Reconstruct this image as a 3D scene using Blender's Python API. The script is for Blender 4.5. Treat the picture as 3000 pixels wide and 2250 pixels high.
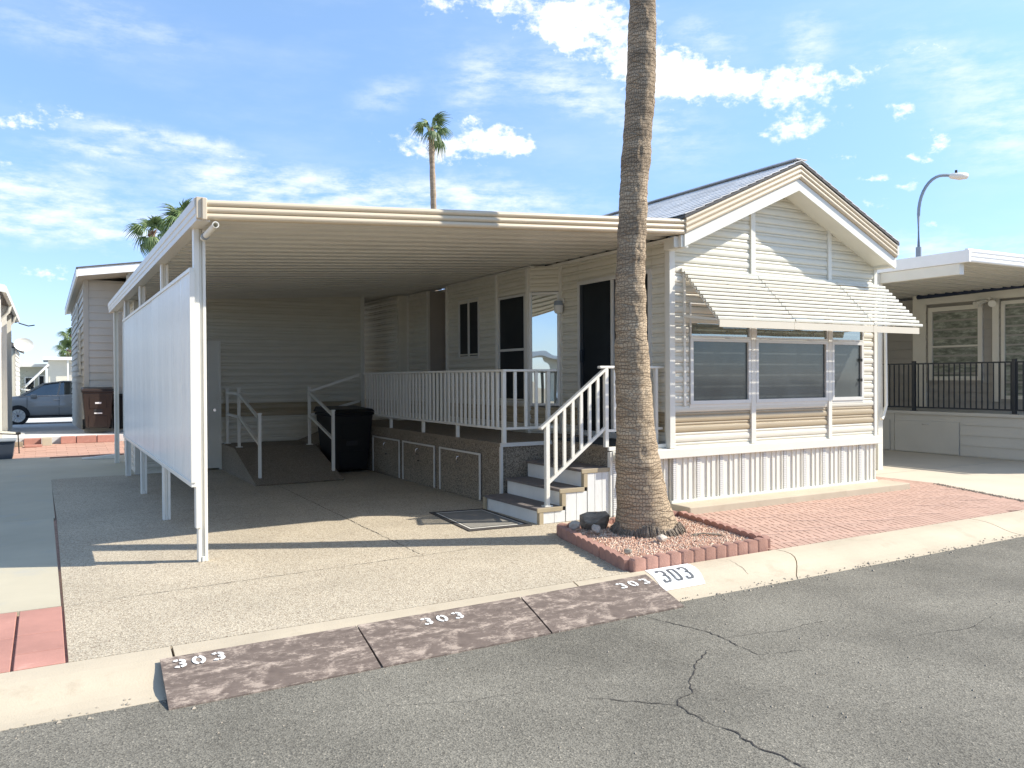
import bpy, math, random
from mathutils import Vector, Matrix
random.seed(7)
R = math.radians
sc = bpy.context.scene
for o in list(bpy.data.objects): bpy.data.objects.remove(o)

# ------------------------------------------------------------------ camera
cam = bpy.data.cameras.new('camera'); co = bpy.data.objects.new('camera', cam)
sc.collection.objects.link(co); sc.camera = co
cam.sensor_width = 36; cam.lens = 36*2357.45/3000; cam.clip_start = .05; cam.clip_end = 2000
fwd = Vector((0.50158833, 0.86507136, -0.00779067)); rgt = Vector((0.86506106, -0.50163392, -0.00572552)); upv = Vector((0.00886105, 0.00386755, 0.99995326))
m = Matrix.Identity(4)
for i in range(3): m[i][0] = rgt[i]; m[i][1] = upv[i]; m[i][2] = -fwd[i]
m[0][3], m[1][3], m[2][3] = 0, 0, 1.6
co.matrix_world = m
sc.render.resolution_x = 1024; sc.render.resolution_y = 768

# ------------------------------------------------------------------ light
SUN = Vector((1.14, -.57, 1.0)).normalized()
sun = bpy.data.lights.new('sun', 'SUN'); sun.energy = 3.4; sun.angle = R(.53); sun.color = (1, .945, .85)
so = bpy.data.objects.new('sun', sun); sc.collection.objects.link(so)
so.rotation_euler = SUN.to_track_quat('Z', 'Y').to_euler()
sc.view_settings.view_transform = 'Standard'; sc.view_settings.look = 'None'
sc.view_settings.exposure = 1.2; sc.view_settings.gamma = 1; sc.view_settings.use_curve_mapping = False

CLOUDS = [(34.85, 24.17, 3.84, 1.5, -2.3, 0, 1.0), (33.64, 23.1, 1.33, 0.92, -1.7, 0, 0.7), (39.13, 20.9, 3.2, 1.8, -11.1, 0, 1.0), (42.2, 19.75, 1.9, 1.25, -14.0, 0, .9), (45.6, 19.3, 1.9, 1.15, -5.5, 0, 0.95), (49.67, 18.75, 2.1, 1.46, 5.3, 0, 1.05), (53.55, 18.77, 1.49, 0.72, 12.9, 0, 0.62), (57.12, 19.88, 1.58, 0.59, 5.8, 0, 0.62), (50.41, 16.4, 2.22, 0.59, 3.9, 0, 0.62), (49.33, 15.67, 1.88, 0.53, -5.7, 0, 0.6), (56.04, 16.43, 0.88, 0.51, -18.4, 0, 0.85), (58.06, 14.41, 0.81, 0.73, -23.4, 0, 0.85), (56.91, 13.47, 0.95, 0.29, -7.1, 0, 0.7), (54.55, 12.61, 1.46, 0.26, 2.6, 0, 0.72), (52.71, 13.89, 0.91, 0.25, -6.1, 0, 0.65), (56.33, 11.9, 0.84, 0.43, 16.1, 0, 0.55), (54.54, 11.03, 0.98, 0.32, 3.3, 0, 0.6), (57.68, 9.58, 0.65, 0.25, 5.8, 0, 0.6), (34.11, 22.16, 0.64, 0.61, 36.5, 0, 0.6), (25.19, 24.81, 1.31, 0.79, 1.7, 0, 0.8), (29.05, 24.87, 1.32, 0.7, 0.1, 0, 0.75), (26.57, 16.3, 3.93, 0.89, -5.1, 0, 0.75), (24.4, 15.49, 2.99, 0.68, -8.5, 0, 0.6), (29.24, 16.65, 1.62, 0.89, -9.7, 0, 0.7), (26.94, 17.74, 0.69, 0.31, 0.6, 0, 0.75), (30.93, 16.09, 1.4, 0.56, -0.6, 0, 0.55), (-1.34, 15.43, 1.84, 0.43, -2.5, 0, 0.9), (1.19, 16.19, 1.93, 0.52, -4.9, 0, 0.62), (5.63, 15.35, 3.6, 0.5, -5.2, 1, 1.1), (2.87, 14.26, 2.6, 0.42, -3.0, 1, 1.0), (11.48, 14.6, 1.25, 0.26, -7.9, 0, 0.72), (9.77, 15.24, 1.42, 0.34, -7.3, 1, 0.6), (2.48, 12.96, 1.28, 0.25, -7.0, 1, 0.6), (0.4, 10.2, 6.0, 1.3, -1.4, 1, 1.4), (-1.21, 11.35, 3, 1.2, 6.4, 1, .9), (3.21, 9.09, 5.0, 0.6, -0.2, 1, 0.6), (14.79, 12.67, 6.2, 1.3, -5.0, 1, 1.4), (18.22, 11.92, 5, 1.1, -2.9, 1, 1.2), (27.75, 12.23, 5.6, 1.3, -3.8, 1, 1.4), (11.91, 13.04, 2.4, 0.6, -6.4, 1, 0.5), (0.0, 6.58, 1.6, 0.6, -2.3, 0, 0.75), (-1.9, 12.65, 0.52, 0.59, 7.4, 0, 0.6), (30.66, 12.11, 1.42, 0.93, -0.5, 0, 0.6), (35.54, 18.74, 5.94, 1.08, -18.1, 1, 0.75), (27.56, 19.91, 1.32, 1.99, -38.1, 1, 0.7), (21.33, 19.11, 1.81, 0.84, 21.3, 1, 0.5), (33.86, 20.71, 2.69, 1.28, -29.7, 1, 0.5), (43.79, 22.2, 1.96, 0.88, -24.0, 1, 0.65), (50.21, 21.1, 1.25, 1.51, -26.5, 1, 0.75), (59.01, 18.79, 4.8, 1.1, -20.5, 1, 0.4), (59.92, 16.73, 3.88, 1.75, -38.9, 1, 0.4), (61.71, 14.13, 2.21, 2.01, -29.7, 1, 0.6), (40.98, 15.87, 2.75, 1.73, -32.0, 1, 0.35), (4.89, 21.75, 3.88, 0.8, -11.6, 1, 0.4), (0.5, 20.63, 4.15, 0.96, -5.4, 1, 0.35), (58.05, 7.87, 4.7, 0.84, -4.5, 1, 0.8), (55.14, 8.41, 1.18, 0.43, -4.3, 0, 0.6)]
# same scattered cloud goes on round the unseen sky, extra added to neutralise blue shade
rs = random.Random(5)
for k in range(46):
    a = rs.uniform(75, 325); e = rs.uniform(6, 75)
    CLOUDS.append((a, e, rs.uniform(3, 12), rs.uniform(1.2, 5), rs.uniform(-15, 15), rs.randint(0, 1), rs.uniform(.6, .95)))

world = bpy.data.worlds.new('World'); sc.world = world; world.use_nodes = True
def build_world():
    nt = world.node_tree; N = nt.nodes; L = nt.links; N.clear()
    def mth(op, a, b=None, c=None, clamp=False):
        n = N.new('ShaderNodeMath'); n.operation = op; n.use_clamp = clamp
        for i, v in enumerate((a, b, c)):
            if v is None: continue
            if isinstance(v, (int, float)): n.inputs[i].default_value = v
            else: L.new(v, n.inputs[i])
        return n.outputs[0]
    tc = N.new('ShaderNodeTexCoord'); sep = N.new('ShaderNodeSeparateXYZ'); L.new(tc.outputs['Generated'], sep.inputs[0])
    x, y, z = sep.outputs
    az = mth('MULTIPLY', mth('ARCTAN2', x, y), 57.29578); az = mth('WRAP', az, 330.0, -30.0)
    el = mth('MULTIPLY', mth('ARCSINE', z), 57.29578)
    cosel = mth('COSINE', mth('ARCSINE', z))
    comb = N.new('ShaderNodeCombineXYZ'); L.new(az, comb.inputs[0]); L.new(el, comb.inputs[1])
    # domain warp for ragged outlines
    nz = N.new('ShaderNodeTexNoise'); nz.inputs['Scale'].default_value = .75; nz.inputs['Detail'].default_value = 5; nz.inputs['Roughness'].default_value = .62
    L.new(comb.outputs[0], nz.inputs['Vector'])
    ns = N.new('ShaderNodeSeparateColor'); L.new(nz.outputs['Color'], ns.inputs[0])
    wx = mth('MULTIPLY', mth('SUBTRACT', ns.outputs[0], .5), 2.4); wy = mth('MULTIPLY', mth('SUBTRACT', ns.outputs[1], .5), 1.4)
    azw = mth('ADD', az, wx); elw = mth('ADD', el, wy)
    sums = [None, None]
    for (a, e, hw, hh, ang, kind, s) in CLOUDS:
        ca, sa = math.cos(R(ang)), math.sin(R(ang)); ce = math.cos(R(e))
        # p = ((az-a)*ce, el-e); u = p.(ca,sa)/hw ; v = p.(-sa,ca)/hh as affine forms of az, el
        u = mth('MULTIPLY_ADD', azw, ce*ca/hw, -(a*ce*ca+e*sa)/hw); u = mth('MULTIPLY_ADD', elw, sa/hw, u)
        v = mth('MULTIPLY_ADD', azw, -ce*sa/hh, (a*ce*sa-e*ca)/hh); v = mth('MULTIPLY_ADD', elw, ca/hh, v)
        d = mth('MULTIPLY_ADD', u, u, mth('MULTIPLY', v, v))
        g = mth('MULTIPLY', mth('EXPONENT', mth('MULTIPLY', d, -.75)), s)
        sums[kind] = g if sums[kind] is None else mth('ADD', sums[kind], g)
    # cumulus
    def noise(scale, det, rough, stretch=None, rot=0):
        n = N.new('ShaderNodeTexNoise'); n.inputs['Scale'].default_value = scale; n.inputs['Detail'].default_value = det; n.inputs['Roughness'].default_value = rough
        mp = N.new('ShaderNodeMapping'); L.new(comb.outputs[0], mp.inputs[0])
        if stretch: mp.inputs['Scale'].default_value = stretch
        mp.inputs['Rotation'].default_value = (0, 0, R(rot))
        L.new(mp.outputs[0], n.inputs['Vector']); return n.outputs['Fac']
    n1 = noise(1.1, 8, .62, (1, 1.5, 1)); n2 = noise(.5, 8, .66, (.6, 2.0, 1), 10)
    def smooth(v, a, b, lo=0, hi=1):
        n = N.new('ShaderNodeMapRange'); n.interpolation_type = 'SMOOTHSTEP'; L.new(v, n.inputs[0])
        n.inputs[1].default_value = a; n.inputs[2].default_value = b; n.inputs[3].default_value = lo; n.inputs[4].default_value = hi
        return n.outputs[0]
    c0 = mth('ADD', mth('MINIMUM', sums[0], 1.15), mth('MULTIPLY', mth('SUBTRACT', n1, .5), 1.9))
    dens0 = mth('MULTIPLY', smooth(c0, .42, 1.12), .97)
    c1 = mth('MULTIPLY', mth('MINIMUM', sums[1], 1.1), smooth(n2, .30, .72))
    dens1 = mth('MULTIPLY', c1, .85)
    veil = mth('MULTIPLY', smooth(noise(.09, 6, .6, (.6, 2.0, 1), 10), .42, .8), .20)
    dens = mth('MAXIMUM', mth('MAXIMUM', dens0, dens1), veil)
    horiz = smooth(el, 0.0, 14.0, .12, 0.0)
    dens = mth('MAXIMUM', dens, horiz)
    above = smooth(el, -1, .5)
    dens = mth('MULTIPLY', dens, above, clamp=True)
    sky = N.new('ShaderNodeTexSky'); sky.sky_type = 'NISHITA'; sky.sun_disc = False
    sky.sun_elevation = math.asin(SUN.z); sky.sun_rotation = math.atan2(SUN.x, SUN.y)
    sky.air_density = 1.0; sky.dust_density = .25; sky.ozone_density = 3.0; sky.altitude = 350
    hsv = N.new('ShaderNodeHueSaturation'); hsv.inputs['Saturation'].default_value = 1.06; hsv.inputs['Value'].default_value = 1.0
    L.new(sky.outputs[0], hsv.inputs['Color'])
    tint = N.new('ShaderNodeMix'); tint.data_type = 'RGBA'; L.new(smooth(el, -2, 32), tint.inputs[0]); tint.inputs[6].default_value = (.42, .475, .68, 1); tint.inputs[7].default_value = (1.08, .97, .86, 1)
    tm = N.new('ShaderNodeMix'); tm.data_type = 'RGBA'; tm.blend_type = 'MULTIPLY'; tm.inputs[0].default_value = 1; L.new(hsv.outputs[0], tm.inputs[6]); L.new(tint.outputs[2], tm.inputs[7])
    cl = smooth(c0, .3, 1.5, 0, 1)
    ramp = N.new('ShaderNodeMix'); ramp.data_type = 'RGBA'; L.new(cl, ramp.inputs[0])
    ramp.inputs[6].default_value = (3.3, 3.5, 3.8, 1); ramp.inputs[7].default_value = (4.15, 4.15, 4.15, 1)
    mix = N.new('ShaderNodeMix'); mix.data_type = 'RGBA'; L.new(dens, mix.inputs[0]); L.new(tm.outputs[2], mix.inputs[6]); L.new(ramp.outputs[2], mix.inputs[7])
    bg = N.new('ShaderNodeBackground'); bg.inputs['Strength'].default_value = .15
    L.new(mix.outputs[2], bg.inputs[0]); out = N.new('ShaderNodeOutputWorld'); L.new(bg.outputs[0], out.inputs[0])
build_world()
world.cycles.sampling_method = 'MANUAL'; world.cycles.sample_map_resolution = 512

# ------------------------------------------------------------------ materials
def nodes(name):
    mt = bpy.data.materials.new(name); mt.use_nodes = True; nt = mt.node_tree
    return mt, nt, nt.nodes['Principled BSDF']
def tnoise(nt, vec, scale, det=4, rough=.55):
    n = nt.nodes.new('ShaderNodeTexNoise'); n.inputs['Scale'].default_value = scale; n.inputs['Detail'].default_value = det; n.inputs['Roughness'].default_value = rough
    nt.links.new(vec, n.inputs['Vector']); return n.outputs['Fac']
def ramp(nt, fac, stops):
    r = nt.nodes.new('ShaderNodeValToRGB'); e = r.color_ramp.elements
    while len(e) < len(stops): e.new(.5)
    for i, (p, c) in enumerate(stops): e[i].position = p; e[i].color = (*c, 1) if len(c) == 3 else c
    nt.links.new(fac, r.inputs[0]); return r.outputs[0]
def objv(nt, scale=(1, 1, 1), kind='Object'):
    tc = nt.nodes.new('ShaderNodeTexCoord'); mp = nt.nodes.new('ShaderNodeMapping'); mp.inputs['Scale'].default_value = scale
    nt.links.new(tc.outputs[kind], mp.inputs[0]); return mp.outputs[0]
def mixc(nt, f, a, b, mode='MIX'):
    n = nt.nodes.new('ShaderNodeMix'); n.data_type = 'RGBA'; n.blend_type = mode
    for i, v in ((0, f), (6, a), (7, b)):
        if isinstance(v, (int, float)): n.inputs[i].default_value = v
        elif isinstance(v, tuple): n.inputs[i].default_value = (*v, 1)
        else: nt.links.new(v, n.inputs[i])
    return n.outputs[2]
def bump(nt, b, h, strength=.3, dist=.01):
    n = nt.nodes.new('ShaderNodeBump'); n.inputs['Strength'].default_value = strength; n.inputs['Distance'].default_value = dist
    nt.links.new(h, n.inputs['Height']); nt.links.new(n.outputs[0], b.inputs['Normal']); return n
def mat(name, col, rough=.55, var=.08, scale=2.0, stretch=(1, 1, 1), metal=0, bumps=None, dirt=None, rand=0, spec=.5):
    """painted / plain surface: broad tonal variation, light grime, fine relief"""
    mt, nt, b = nodes(name); v = objv(nt, stretch)
    n = tnoise(nt, v, scale, 6, .6)
    lo = tuple(c*(1-var) for c in col); hi = tuple(min(1, c*(1+var*.6)) for c in col)
    c = ramp(nt, n, [(.3, lo), (.7, hi)])
    if dirt:
        d = tnoise(nt, v, dirt[0], 8, .65)
        f = ramp(nt, d, [(dirt[1], (0, 0, 0)), (dirt[1]+.22, (1, 1, 1))])
        c = mixc(nt, f, c, dirt[2])
    if rand:
        oi = nt.nodes.new('ShaderNodeObjectInfo')
        h = nt.nodes.new('ShaderNodeMapRange'); nt.links.new(oi.outputs['Random'], h.inputs[0]); h.inputs[3].default_value = 1-rand; h.inputs[4].default_value = 1+rand
        hs = nt.nodes.new('ShaderNodeHueSaturation'); nt.links.new(h.outputs[0], hs.inputs['Value']); nt.links.new(c, hs.inputs['Color']); c = hs.outputs[0]
    nt.links.new(c, b.inputs['Base Color'])
    b.inputs['Roughness'].default_value = rough; b.inputs['Metallic'].default_value = metal; b.inputs['Specular IOR Level'].default_value = spec
    if bumps: bump(nt, b, tnoise(nt, v, bumps[0], 5, .6), bumps[1], bumps[2])
    return mt

M = {}
M['siding'] = mat('siding_cream', (.66, .62, .505), .42, .05, 3, (1, 1, 3), bumps=(30, .15, .004), dirt=(4, .62, (.57, .55, .465)))
M['siding_tan'] = mat('siding_tan', (.40, .32, .20), .4, .06, 3, (1, 1, 3), bumps=(30, .15, .004))
M['trim'] = mat('trim_white', (.72, .69, .595), .4, .04, 4, bumps=(25, .15, .003), dirt=(6, .64, (.63, .62, .56)))
M['rail'] = mat('rail_white', (.75, .72, .63), .38, .04, 6, bumps=(30, .12, .003), dirt=(9, .66, (.66, .64, .58)))
M['fascia'] = mat('fascia_beige', (.59, .495, .355), .38, .05, 3, (.5, 1, 4), bumps=(20, .12, .004), dirt=(5, .66, (.56, .47, .33)))
M['pan'] = mat('pan_white', (.66, .635, .56), .4, .06, 1.5, bumps=(20, .15, .004), dirt=(1.2, .6, (.57, .56, .50)))
M['sheet'] = mat('sheet_white', (.78, .78, .73), .22, .05, 2, (1, 1, .3), bumps=(8, .2, .01), dirt=(7, .52, (.66, .67, .63)), rand=.03)
M['alum'] = mat('aluminium', (.66, .64, .58), .4, .05, 6, metal=.1)
M['dark'] = mat('dark_gap', (.03, .03, .032), .7)
M['chrome'] = mat('chrome', (.8, .8, .82), .18, .02, metal=1)
M['valance'] = mat('valance_tan', (.64, .57, .44), .4, .04, 3)
M['slat'] = mat('awning_slat', (.60, .575, .48), .4, .05, 5, dirt=(9, .62, (.62, .6, .52)), rand=.02)
M['concrete'] = mat('kerb_concrete', (.50, .425, .31), .9, .12, 1.3, bumps=(90, .5, .004), dirt=(3.2, .56, (.38, .31, .22)), rand=.03)
M['slabpale'] = mat('slab_smooth', (.47, .42, .305), .8, .1, .9, bumps=(60, .25, .003), dirt=(2.0, .55, (.40, .385, .33)), rand=.03)
M['slabneigh'] = mat('slab_neighbour', (.56, .49, .38), .85, .08, 1.0, bumps=(90, .35, .003), dirt=(3, .58, (.50, .43, .34)))
M['slabback'] = mat('slab_back', (.60, .60, .58), .8, .1, .7, bumps=(60, .3, .003), dirt=(1.5, .6, (.48, .47, .45)))
M['redpaver'] = mat('paver_red', (.44, .215, .165), .85, .14, 3, bumps=(70, .5, .004), dirt=(6, .6, (.56, .33, .26)), rand=.09)
M['pinkpaver'] = mat('paver_pink', (.47, .285, .215), .85, .12, 3, bumps=(70, .5, .004), dirt=(5, .58, (.48, .27, .20)), rand=.07)
M['patio'] = mat('paver_patio', (.48, .31, .235), .88, .14, 1.1, bumps=(80, .5, .004), dirt=(5, .57, (.40, .23, .175)), rand=.03)
M['patiogap'] = mat('patio_groove', (.20, .095, .07), .95)
M['edging'] = mat('edging_red', (.37, .20, .15), .85, .2, 6, bumps=(60, .6, .005), dirt=(8, .56, (.38, .22, .17)), rand=.08)
M['tread'] = mat('tread_grey', (.15, .13, .12), .75, .15, 9, (6, 1, 1), bumps=(90, .4, .004))
M['riser'] = mat('riser_white', (.70, .69, .64), .6, .06, 6, (1, 1, .4), bumps=(50, .5, .004), dirt=(14, .60, (.54, .53, .49)))
M['tantrim'] = mat('stair_tan', (.40, .325, .205), .5, .1, 5)
M['greywall'] = mat('grey_siding', (.52, .49, .42), .6, .06, 2, bumps=(40, .3, .003))
M['greytrim'] = mat('grey_trim', (.46, .43, .36), .6, .05, 2)
M['taupe'] = mat('taupe_siding', (.36, .34, .30), .6, .06, 2, bumps=(40, .3, .003), rand=.02)
M['taupelight'] = mat('taupe_light', (.52, .50, .44), .6, .05, 2, bumps=(40, .3, .003), rand=.015)
M['black'] = mat('black_rail', (.018, .024, .032), .35)
M['navy'] = mat('navy_fabric', (.02, .03, .06), .8)
M['binbrown'] = mat('bin_brown', (.034, .021, .016), .45, .12, 5, bumps=(60, .3, .003))
M['binblack'] = mat('bin_black', (.010, .011, .011), .5, .1, 5, bumps=(60, .3, .003))
M['boxgrey'] = mat('box_slate', (.045, .055, .07), .5)
M['rubber'] = mat('rubber', (.02, .02, .02), .8)
M['brownroof'] = mat('brown_roof', (.26, .15, .105), .8, .2, 6)
M['lampgrey'] = mat('galvanised', (.27, .31, .34), .5, .1, 3, metal=.2)
M['skin_frond'] = mat('old_petiole', (.26, .13, .07), .8, .3, 8, bumps=(20, .6, .01))
M['white'] = mat('sign_white', (.84, .84, .82), .6, .03, 8)
M['stencil'] = mat('stencil_white', (.78, .76, .72), .7, .08, 30, dirt=(40, .62, (.40, .33, .28)))
M['digit'] = mat('digit_grey', (.10, .105, .11), .7, .3, 30, dirt=(45, .56, (.45, .45, .45)))
M['crack'] = mat('crack_dark', (.035, .03, .027), .95)
M['rockdark'] = mat('rock_dark', (.30, .255, .195), .8, .5, 9, (1, 1, 3), bumps=(25, .8, .02))
M['rockpale'] = mat('rock_pale', (.50, .44, .36), .85, .3, 14, bumps=(30, .7, .015), dirt=(12, .56, (.34, .24, .19)))
M['outlet'] = mat('outlet_blue', (.34, .38, .45), .5)
M['lampwhite'] = mat('lamp_opal', (.72, .70, .64), .4)
M['mat_mid'] = mat('mat_taupe', (.22, .205, .175), .95, .12, 10, bumps=(200, .4, .003))
M['mat_edge'] = mat('mat_dark', (.055, .047, .04), .95, .12, 10)
M['mat_line'] = mat('mat_cream', (.60, .57, .50), .95)
M['rug'] = mat('rug_dark', (.05, .055, .055), .95, .4, 12, dirt=(8, .6, (.25, .24, .21)))
M['carpaint'] = mat('car_paint', (.33, .32, .30), .35, .03, 2, metal=.25)
M['carpaint'].node_tree.nodes['Principled BSDF'].inputs['Coat Weight'].default_value = 1
M['truck'] = mat('truck_white', (.75, .76, .78), .3)
M['red'] = mat('tail_red', (.45, .01, .02), .25)

def agg(name, cols, scale, size2=.5, tone=(.9, 1.06), bs=.5, rough=.9):
    mt, nt, b = nodes(name); v = objv(nt)
    vo = nt.nodes.new('ShaderNodeTexVoronoi'); vo.inputs['Scale'].default_value = scale; nt.links.new(v, vo.inputs['Vector'])
    se = nt.nodes.new('ShaderNodeSeparateColor'); nt.links.new(vo.outputs['Color'], se.inputs[0])
    c = ramp(nt, se.outputs[0], cols)
    # broader stains
    n = tnoise(nt, v, .8, 6, .6); st = ramp(nt, n, [(.3, (tone[0],)*3), (.7, (tone[1],)*3)])
    c = mixc(nt, 1.0, c, st, 'MULTIPLY')
    nt.links.new(c, b.inputs['Base Color']); b.inputs['Roughness'].default_value = rough; b.inputs['Specular IOR Level'].default_value = .25
    bump(nt, b, vo.outputs['Distance'], bs, .006)
    return mt
M['aggregate'] = agg('aggregate', [(0, (.26, .205, .145)), (.22, (.38, .315, .23)), (.5, (.49, .42, .31)), (.8, (.57, .50, .375)), (1, (.36, .31, .24))], 105, tone=(.84, 1.06))
M['asphalt'] = agg('asphalt', [(0, (.105, .096, .078)), (.3, (.165, .152, .122)), (.8, (.212, .196, .158)), (.975, (.245, .225, .18)), (1, (.35, .315, .25))], 120, tone=(.70, 1.2), bs=.45)
M['carpet'] = agg('deck_carpet', [(0, (.17, .135, .095)), (.5, (.245, .20, .145)), (1, (.33, .28, .21))], 110, tone=(.88, 1.06), bs=.3, rough=1)
M['carpetface'] = agg('deck_carpet_face', [(0, (.12, .098, .07)), (.5, (.225, .19, .14)), (1, (.36, .305, .23))], 90, tone=(.9, 1.06), bs=.4, rough=1)
M['gravel'] = mat('gravel_pink', (.62, .40, .31), .9, .25, 20, rand=.0)
def gravelmat():
    mt, nt, b = nodes('gravel_stones'); g = nt.nodes.new('ShaderNodeNewGeometry')
    c = ramp(nt, g.outputs['Random Per Island'], [(0, (.38, .20, .13)), (.3, (.56, .33, .22)), (.6, (.66, .46, .32)), (.85, (.72, .58, .44)), (1, (.42, .33, .26))])
    nt.links.new(c, b.inputs['Base Color']); b.inputs['Roughness'].default_value = .9; return mt
M['gravelstone'] = gravelmat()

def platemat():
    mt, nt, b = nodes('plate_worn'); v = objv(nt, (1, 1.6, 1))
    n = tnoise(nt, v, 8, 12, .78); n2 = tnoise(nt, objv(nt, (1.0, 4, 1)), 3.0, 12, .8)
    brown = ramp(nt, tnoise(nt, v, 14, 4), [(.3, (.108, .08, .064)), (.7, (.16, .122, .098))])
    f = ramp(nt, n, [(.51, (0, 0, 0)), (.60, (.9, .9, .9))]); f2 = ramp(nt, n2, [(.52, (0, 0, 0)), (.60, (.9, .9, .9))])
    fm = mixc(nt, .42, f, f2)
    c = mixc(nt, fm, brown, (.52, .42, .335))
    # white paint scuffs
    s = ramp(nt, tnoise(nt, objv(nt, (3, 9, 1)), 4, 9, .75), [(.66, (0, 0, 0)), (.70, (1, 1, 1))])
    c = mixc(nt, s, c, (.62, .56, .48))
    nt.links.new(c, b.inputs['Base Color']); b.inputs['Roughness'].default_value = .85
    bump(nt, b, n, .4, .004); return mt
M['plate'] = platemat()

def bark():
    mt, nt, b = nodes('palm_bark')
    tc = nt.nodes.new('ShaderNodeTexCoord'); s = nt.nodes.new('ShaderNodeSeparateXYZ'); nt.links.new(tc.outputs['Object'], s.inputs[0])
    a = nt.nodes.new('ShaderNodeMath'); a.operation = 'ARCTAN2'; nt.links.new(s.outputs[0], a.inputs[0]); nt.links.new(s.outputs[1], a.inputs[1])
    cb = nt.nodes.new('ShaderNodeCombineXYZ'); ml = nt.nodes.new('ShaderNodeMath'); ml.operation = 'MULTIPLY'; ml.inputs[1].default_value = .2
    nt.links.new(a.outputs[0], ml.inputs[0]); nt.links.new(ml.outputs[0], cb.inputs[0]); nt.links.new(s.outputs[2], cb.inputs[1])
    nz = nt.nodes.new('ShaderNodeTexNoise'); nz.inputs['Scale'].default_value = 9; nz.inputs['Detail'].default_value = 4; nt.links.new(cb.outputs[0], nz.inputs['Vector'])
    vm = nt.nodes.new('ShaderNodeVectorMath'); vm.operation = 'MULTIPLY_ADD'; nt.links.new(nz.outputs['Color'], vm.inputs[0]); vm.inputs[1].default_value = (.02, .035, 0); nt.links.new(cb.outputs[0], vm.inputs[2])
    def vor(sx, sy, scale):
        mp = nt.nodes.new('ShaderNodeMapping'); mp.inputs['Scale'].default_value = (sx, sy, 1); nt.links.new(vm.outputs[0], mp.inputs[0])
        v = nt.nodes.new('ShaderNodeTexVoronoi'); v.feature = 'DISTANCE_TO_EDGE'; v.voronoi_dimensions = '2D'; v.inputs['Scale'].default_value = scale
        v.inputs['Randomness'].default_value = .75; nt.links.new(mp.outputs[0], v.inputs['Vector']); return v.outputs['Distance']
    d1 = vor(1.3, .7, 38)
    d2 = vor(.30, 2.4, 11)
    f1 = ramp(nt, d1, [(.0, (.35, .35, .35)), (.09, (1, 1, 1))]); f2 = ramp(nt, d2, [(0, (.0, .0, .0)), (.07, (1, 1, 1))])
    mp = nt.nodes.new('ShaderNodeMapping'); mp.inputs['Scale'].default_value = (.5, 2, 1); nt.links.new(cb.outputs[0], mp.inputs[0])
    big = tnoise(nt, mp.outputs[0], 3.2, 6, .65)
    # weathered grey higher up the trunk, warmer and paler lower down
    mr = nt.nodes.new('ShaderNodeMapRange'); nt.links.new(s.outputs[2], mr.inputs[0]); mr.inputs[1].default_value = 1.6; mr.inputs[2].default_value = 4.2
    low = ramp(nt, big, [(.3, (.33, .25, .165)), (.5, (.43, .33, .22)), (.72, (.54, .425, .29))])
    high = ramp(nt, big, [(.32, (.20, .155, .11)), (.5, (.31, .24, .165)), (.7, (.44, .345, .24))])
    base = mixc(nt, mr.outputs[0], low, high)
    c = mixc(nt, f1, (.12, .088, .062), base)
    c = mixc(nt, mixc(nt, .7, f2, (1, 1, 1)), (.07, .05, .036), c)
    nt.links.new(c, b.inputs['Base Color']); b.inputs['Roughness'].default_value = .95; b.inputs['Specular IOR Level'].default_value = .15
    h = mixc(nt, 1.0, f1, f2, 'MULTIPLY'); bump(nt, b, h, .9, .012)
    return mt
M['bark'] = bark()
M['barkfar'] = mat('palm_bark_far', (.34, .26, .18), .95, .35, 3, (1, 1, 3), bumps=(10, .8, .02))
M['root'] = mat('root_skirt', (.24, .195, .145), .95, .5, 25, (1, 1, .3), bumps=(40, 1, .02))

def frondmat():
    mt, nt, b = nodes('palm_leaf'); g = nt.nodes.new('ShaderNodeNewGeometry')
    oi = nt.nodes.new('ShaderNodeObjectInfo')
    c1 = ramp(nt, g.outputs['Random Per Island'], [(0, (.075, .13, .05)), (.5, (.13, .20, .075)), (1, (.24, .30, .13))])
    c2 = ramp(nt, oi.outputs['Random'], [(0, (.75, .8, .7)), (1, (1.25, 1.2, 1.1))])
    c = mixc(nt, 1.0, c1, c2, 'MULTIPLY')
    nt.links.new(c, b.inputs['Base Color']); b.inputs['Roughness'].default_value = .5
    tr = nt.nodes.new('ShaderNodeBsdfTranslucent'); nt.links.new(c, tr.inputs[0]); ms = nt.nodes.new('ShaderNodeMixShader'); ms.inputs[0].default_value = .25
    out = nt.nodes['Material Output']; nt.links.new(b.outputs[0], ms.inputs[1]); nt.links.new(tr.outputs[0], ms.inputs[2]); nt.links.new(ms.outputs[0], out.inputs[0])
    return mt
M['frond'] = frondmat()

def shingle():
    mt, nt, b = nodes('shingle_grey'); v = objv(nt)
    br = nt.nodes.new('ShaderNodeTexVoronoi'); br.inputs['Scale'].default_value = 3.2; nt.links.new(v, br.inputs['Vector'])
    se = nt.nodes.new('ShaderNodeSeparateColor'); nt.links.new(br.outputs['Color'], se.inputs[0])
    c = ramp(nt, se.outputs[0], [(0, (.56, .55, .53)), (.5, (.65, .64, .62)), (1, (.72, .71, .69))])
    c = mixc(nt, 1.0, c, ramp(nt, tnoise(nt, v, 90, 2), [(.3, (.8, .8, .8)), (.7, (1.15, 1.15, 1.15))]), 'MULTIPLY')
    nt.links.new(c, b.inputs['Base Color']); b.inputs['Roughness'].default_value = .95; return mt
M['shingle'] = shingle()
M['shingleedge'] = mat('shingle_edge', (.10, .095, .09), .9, .3, 20)

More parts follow.
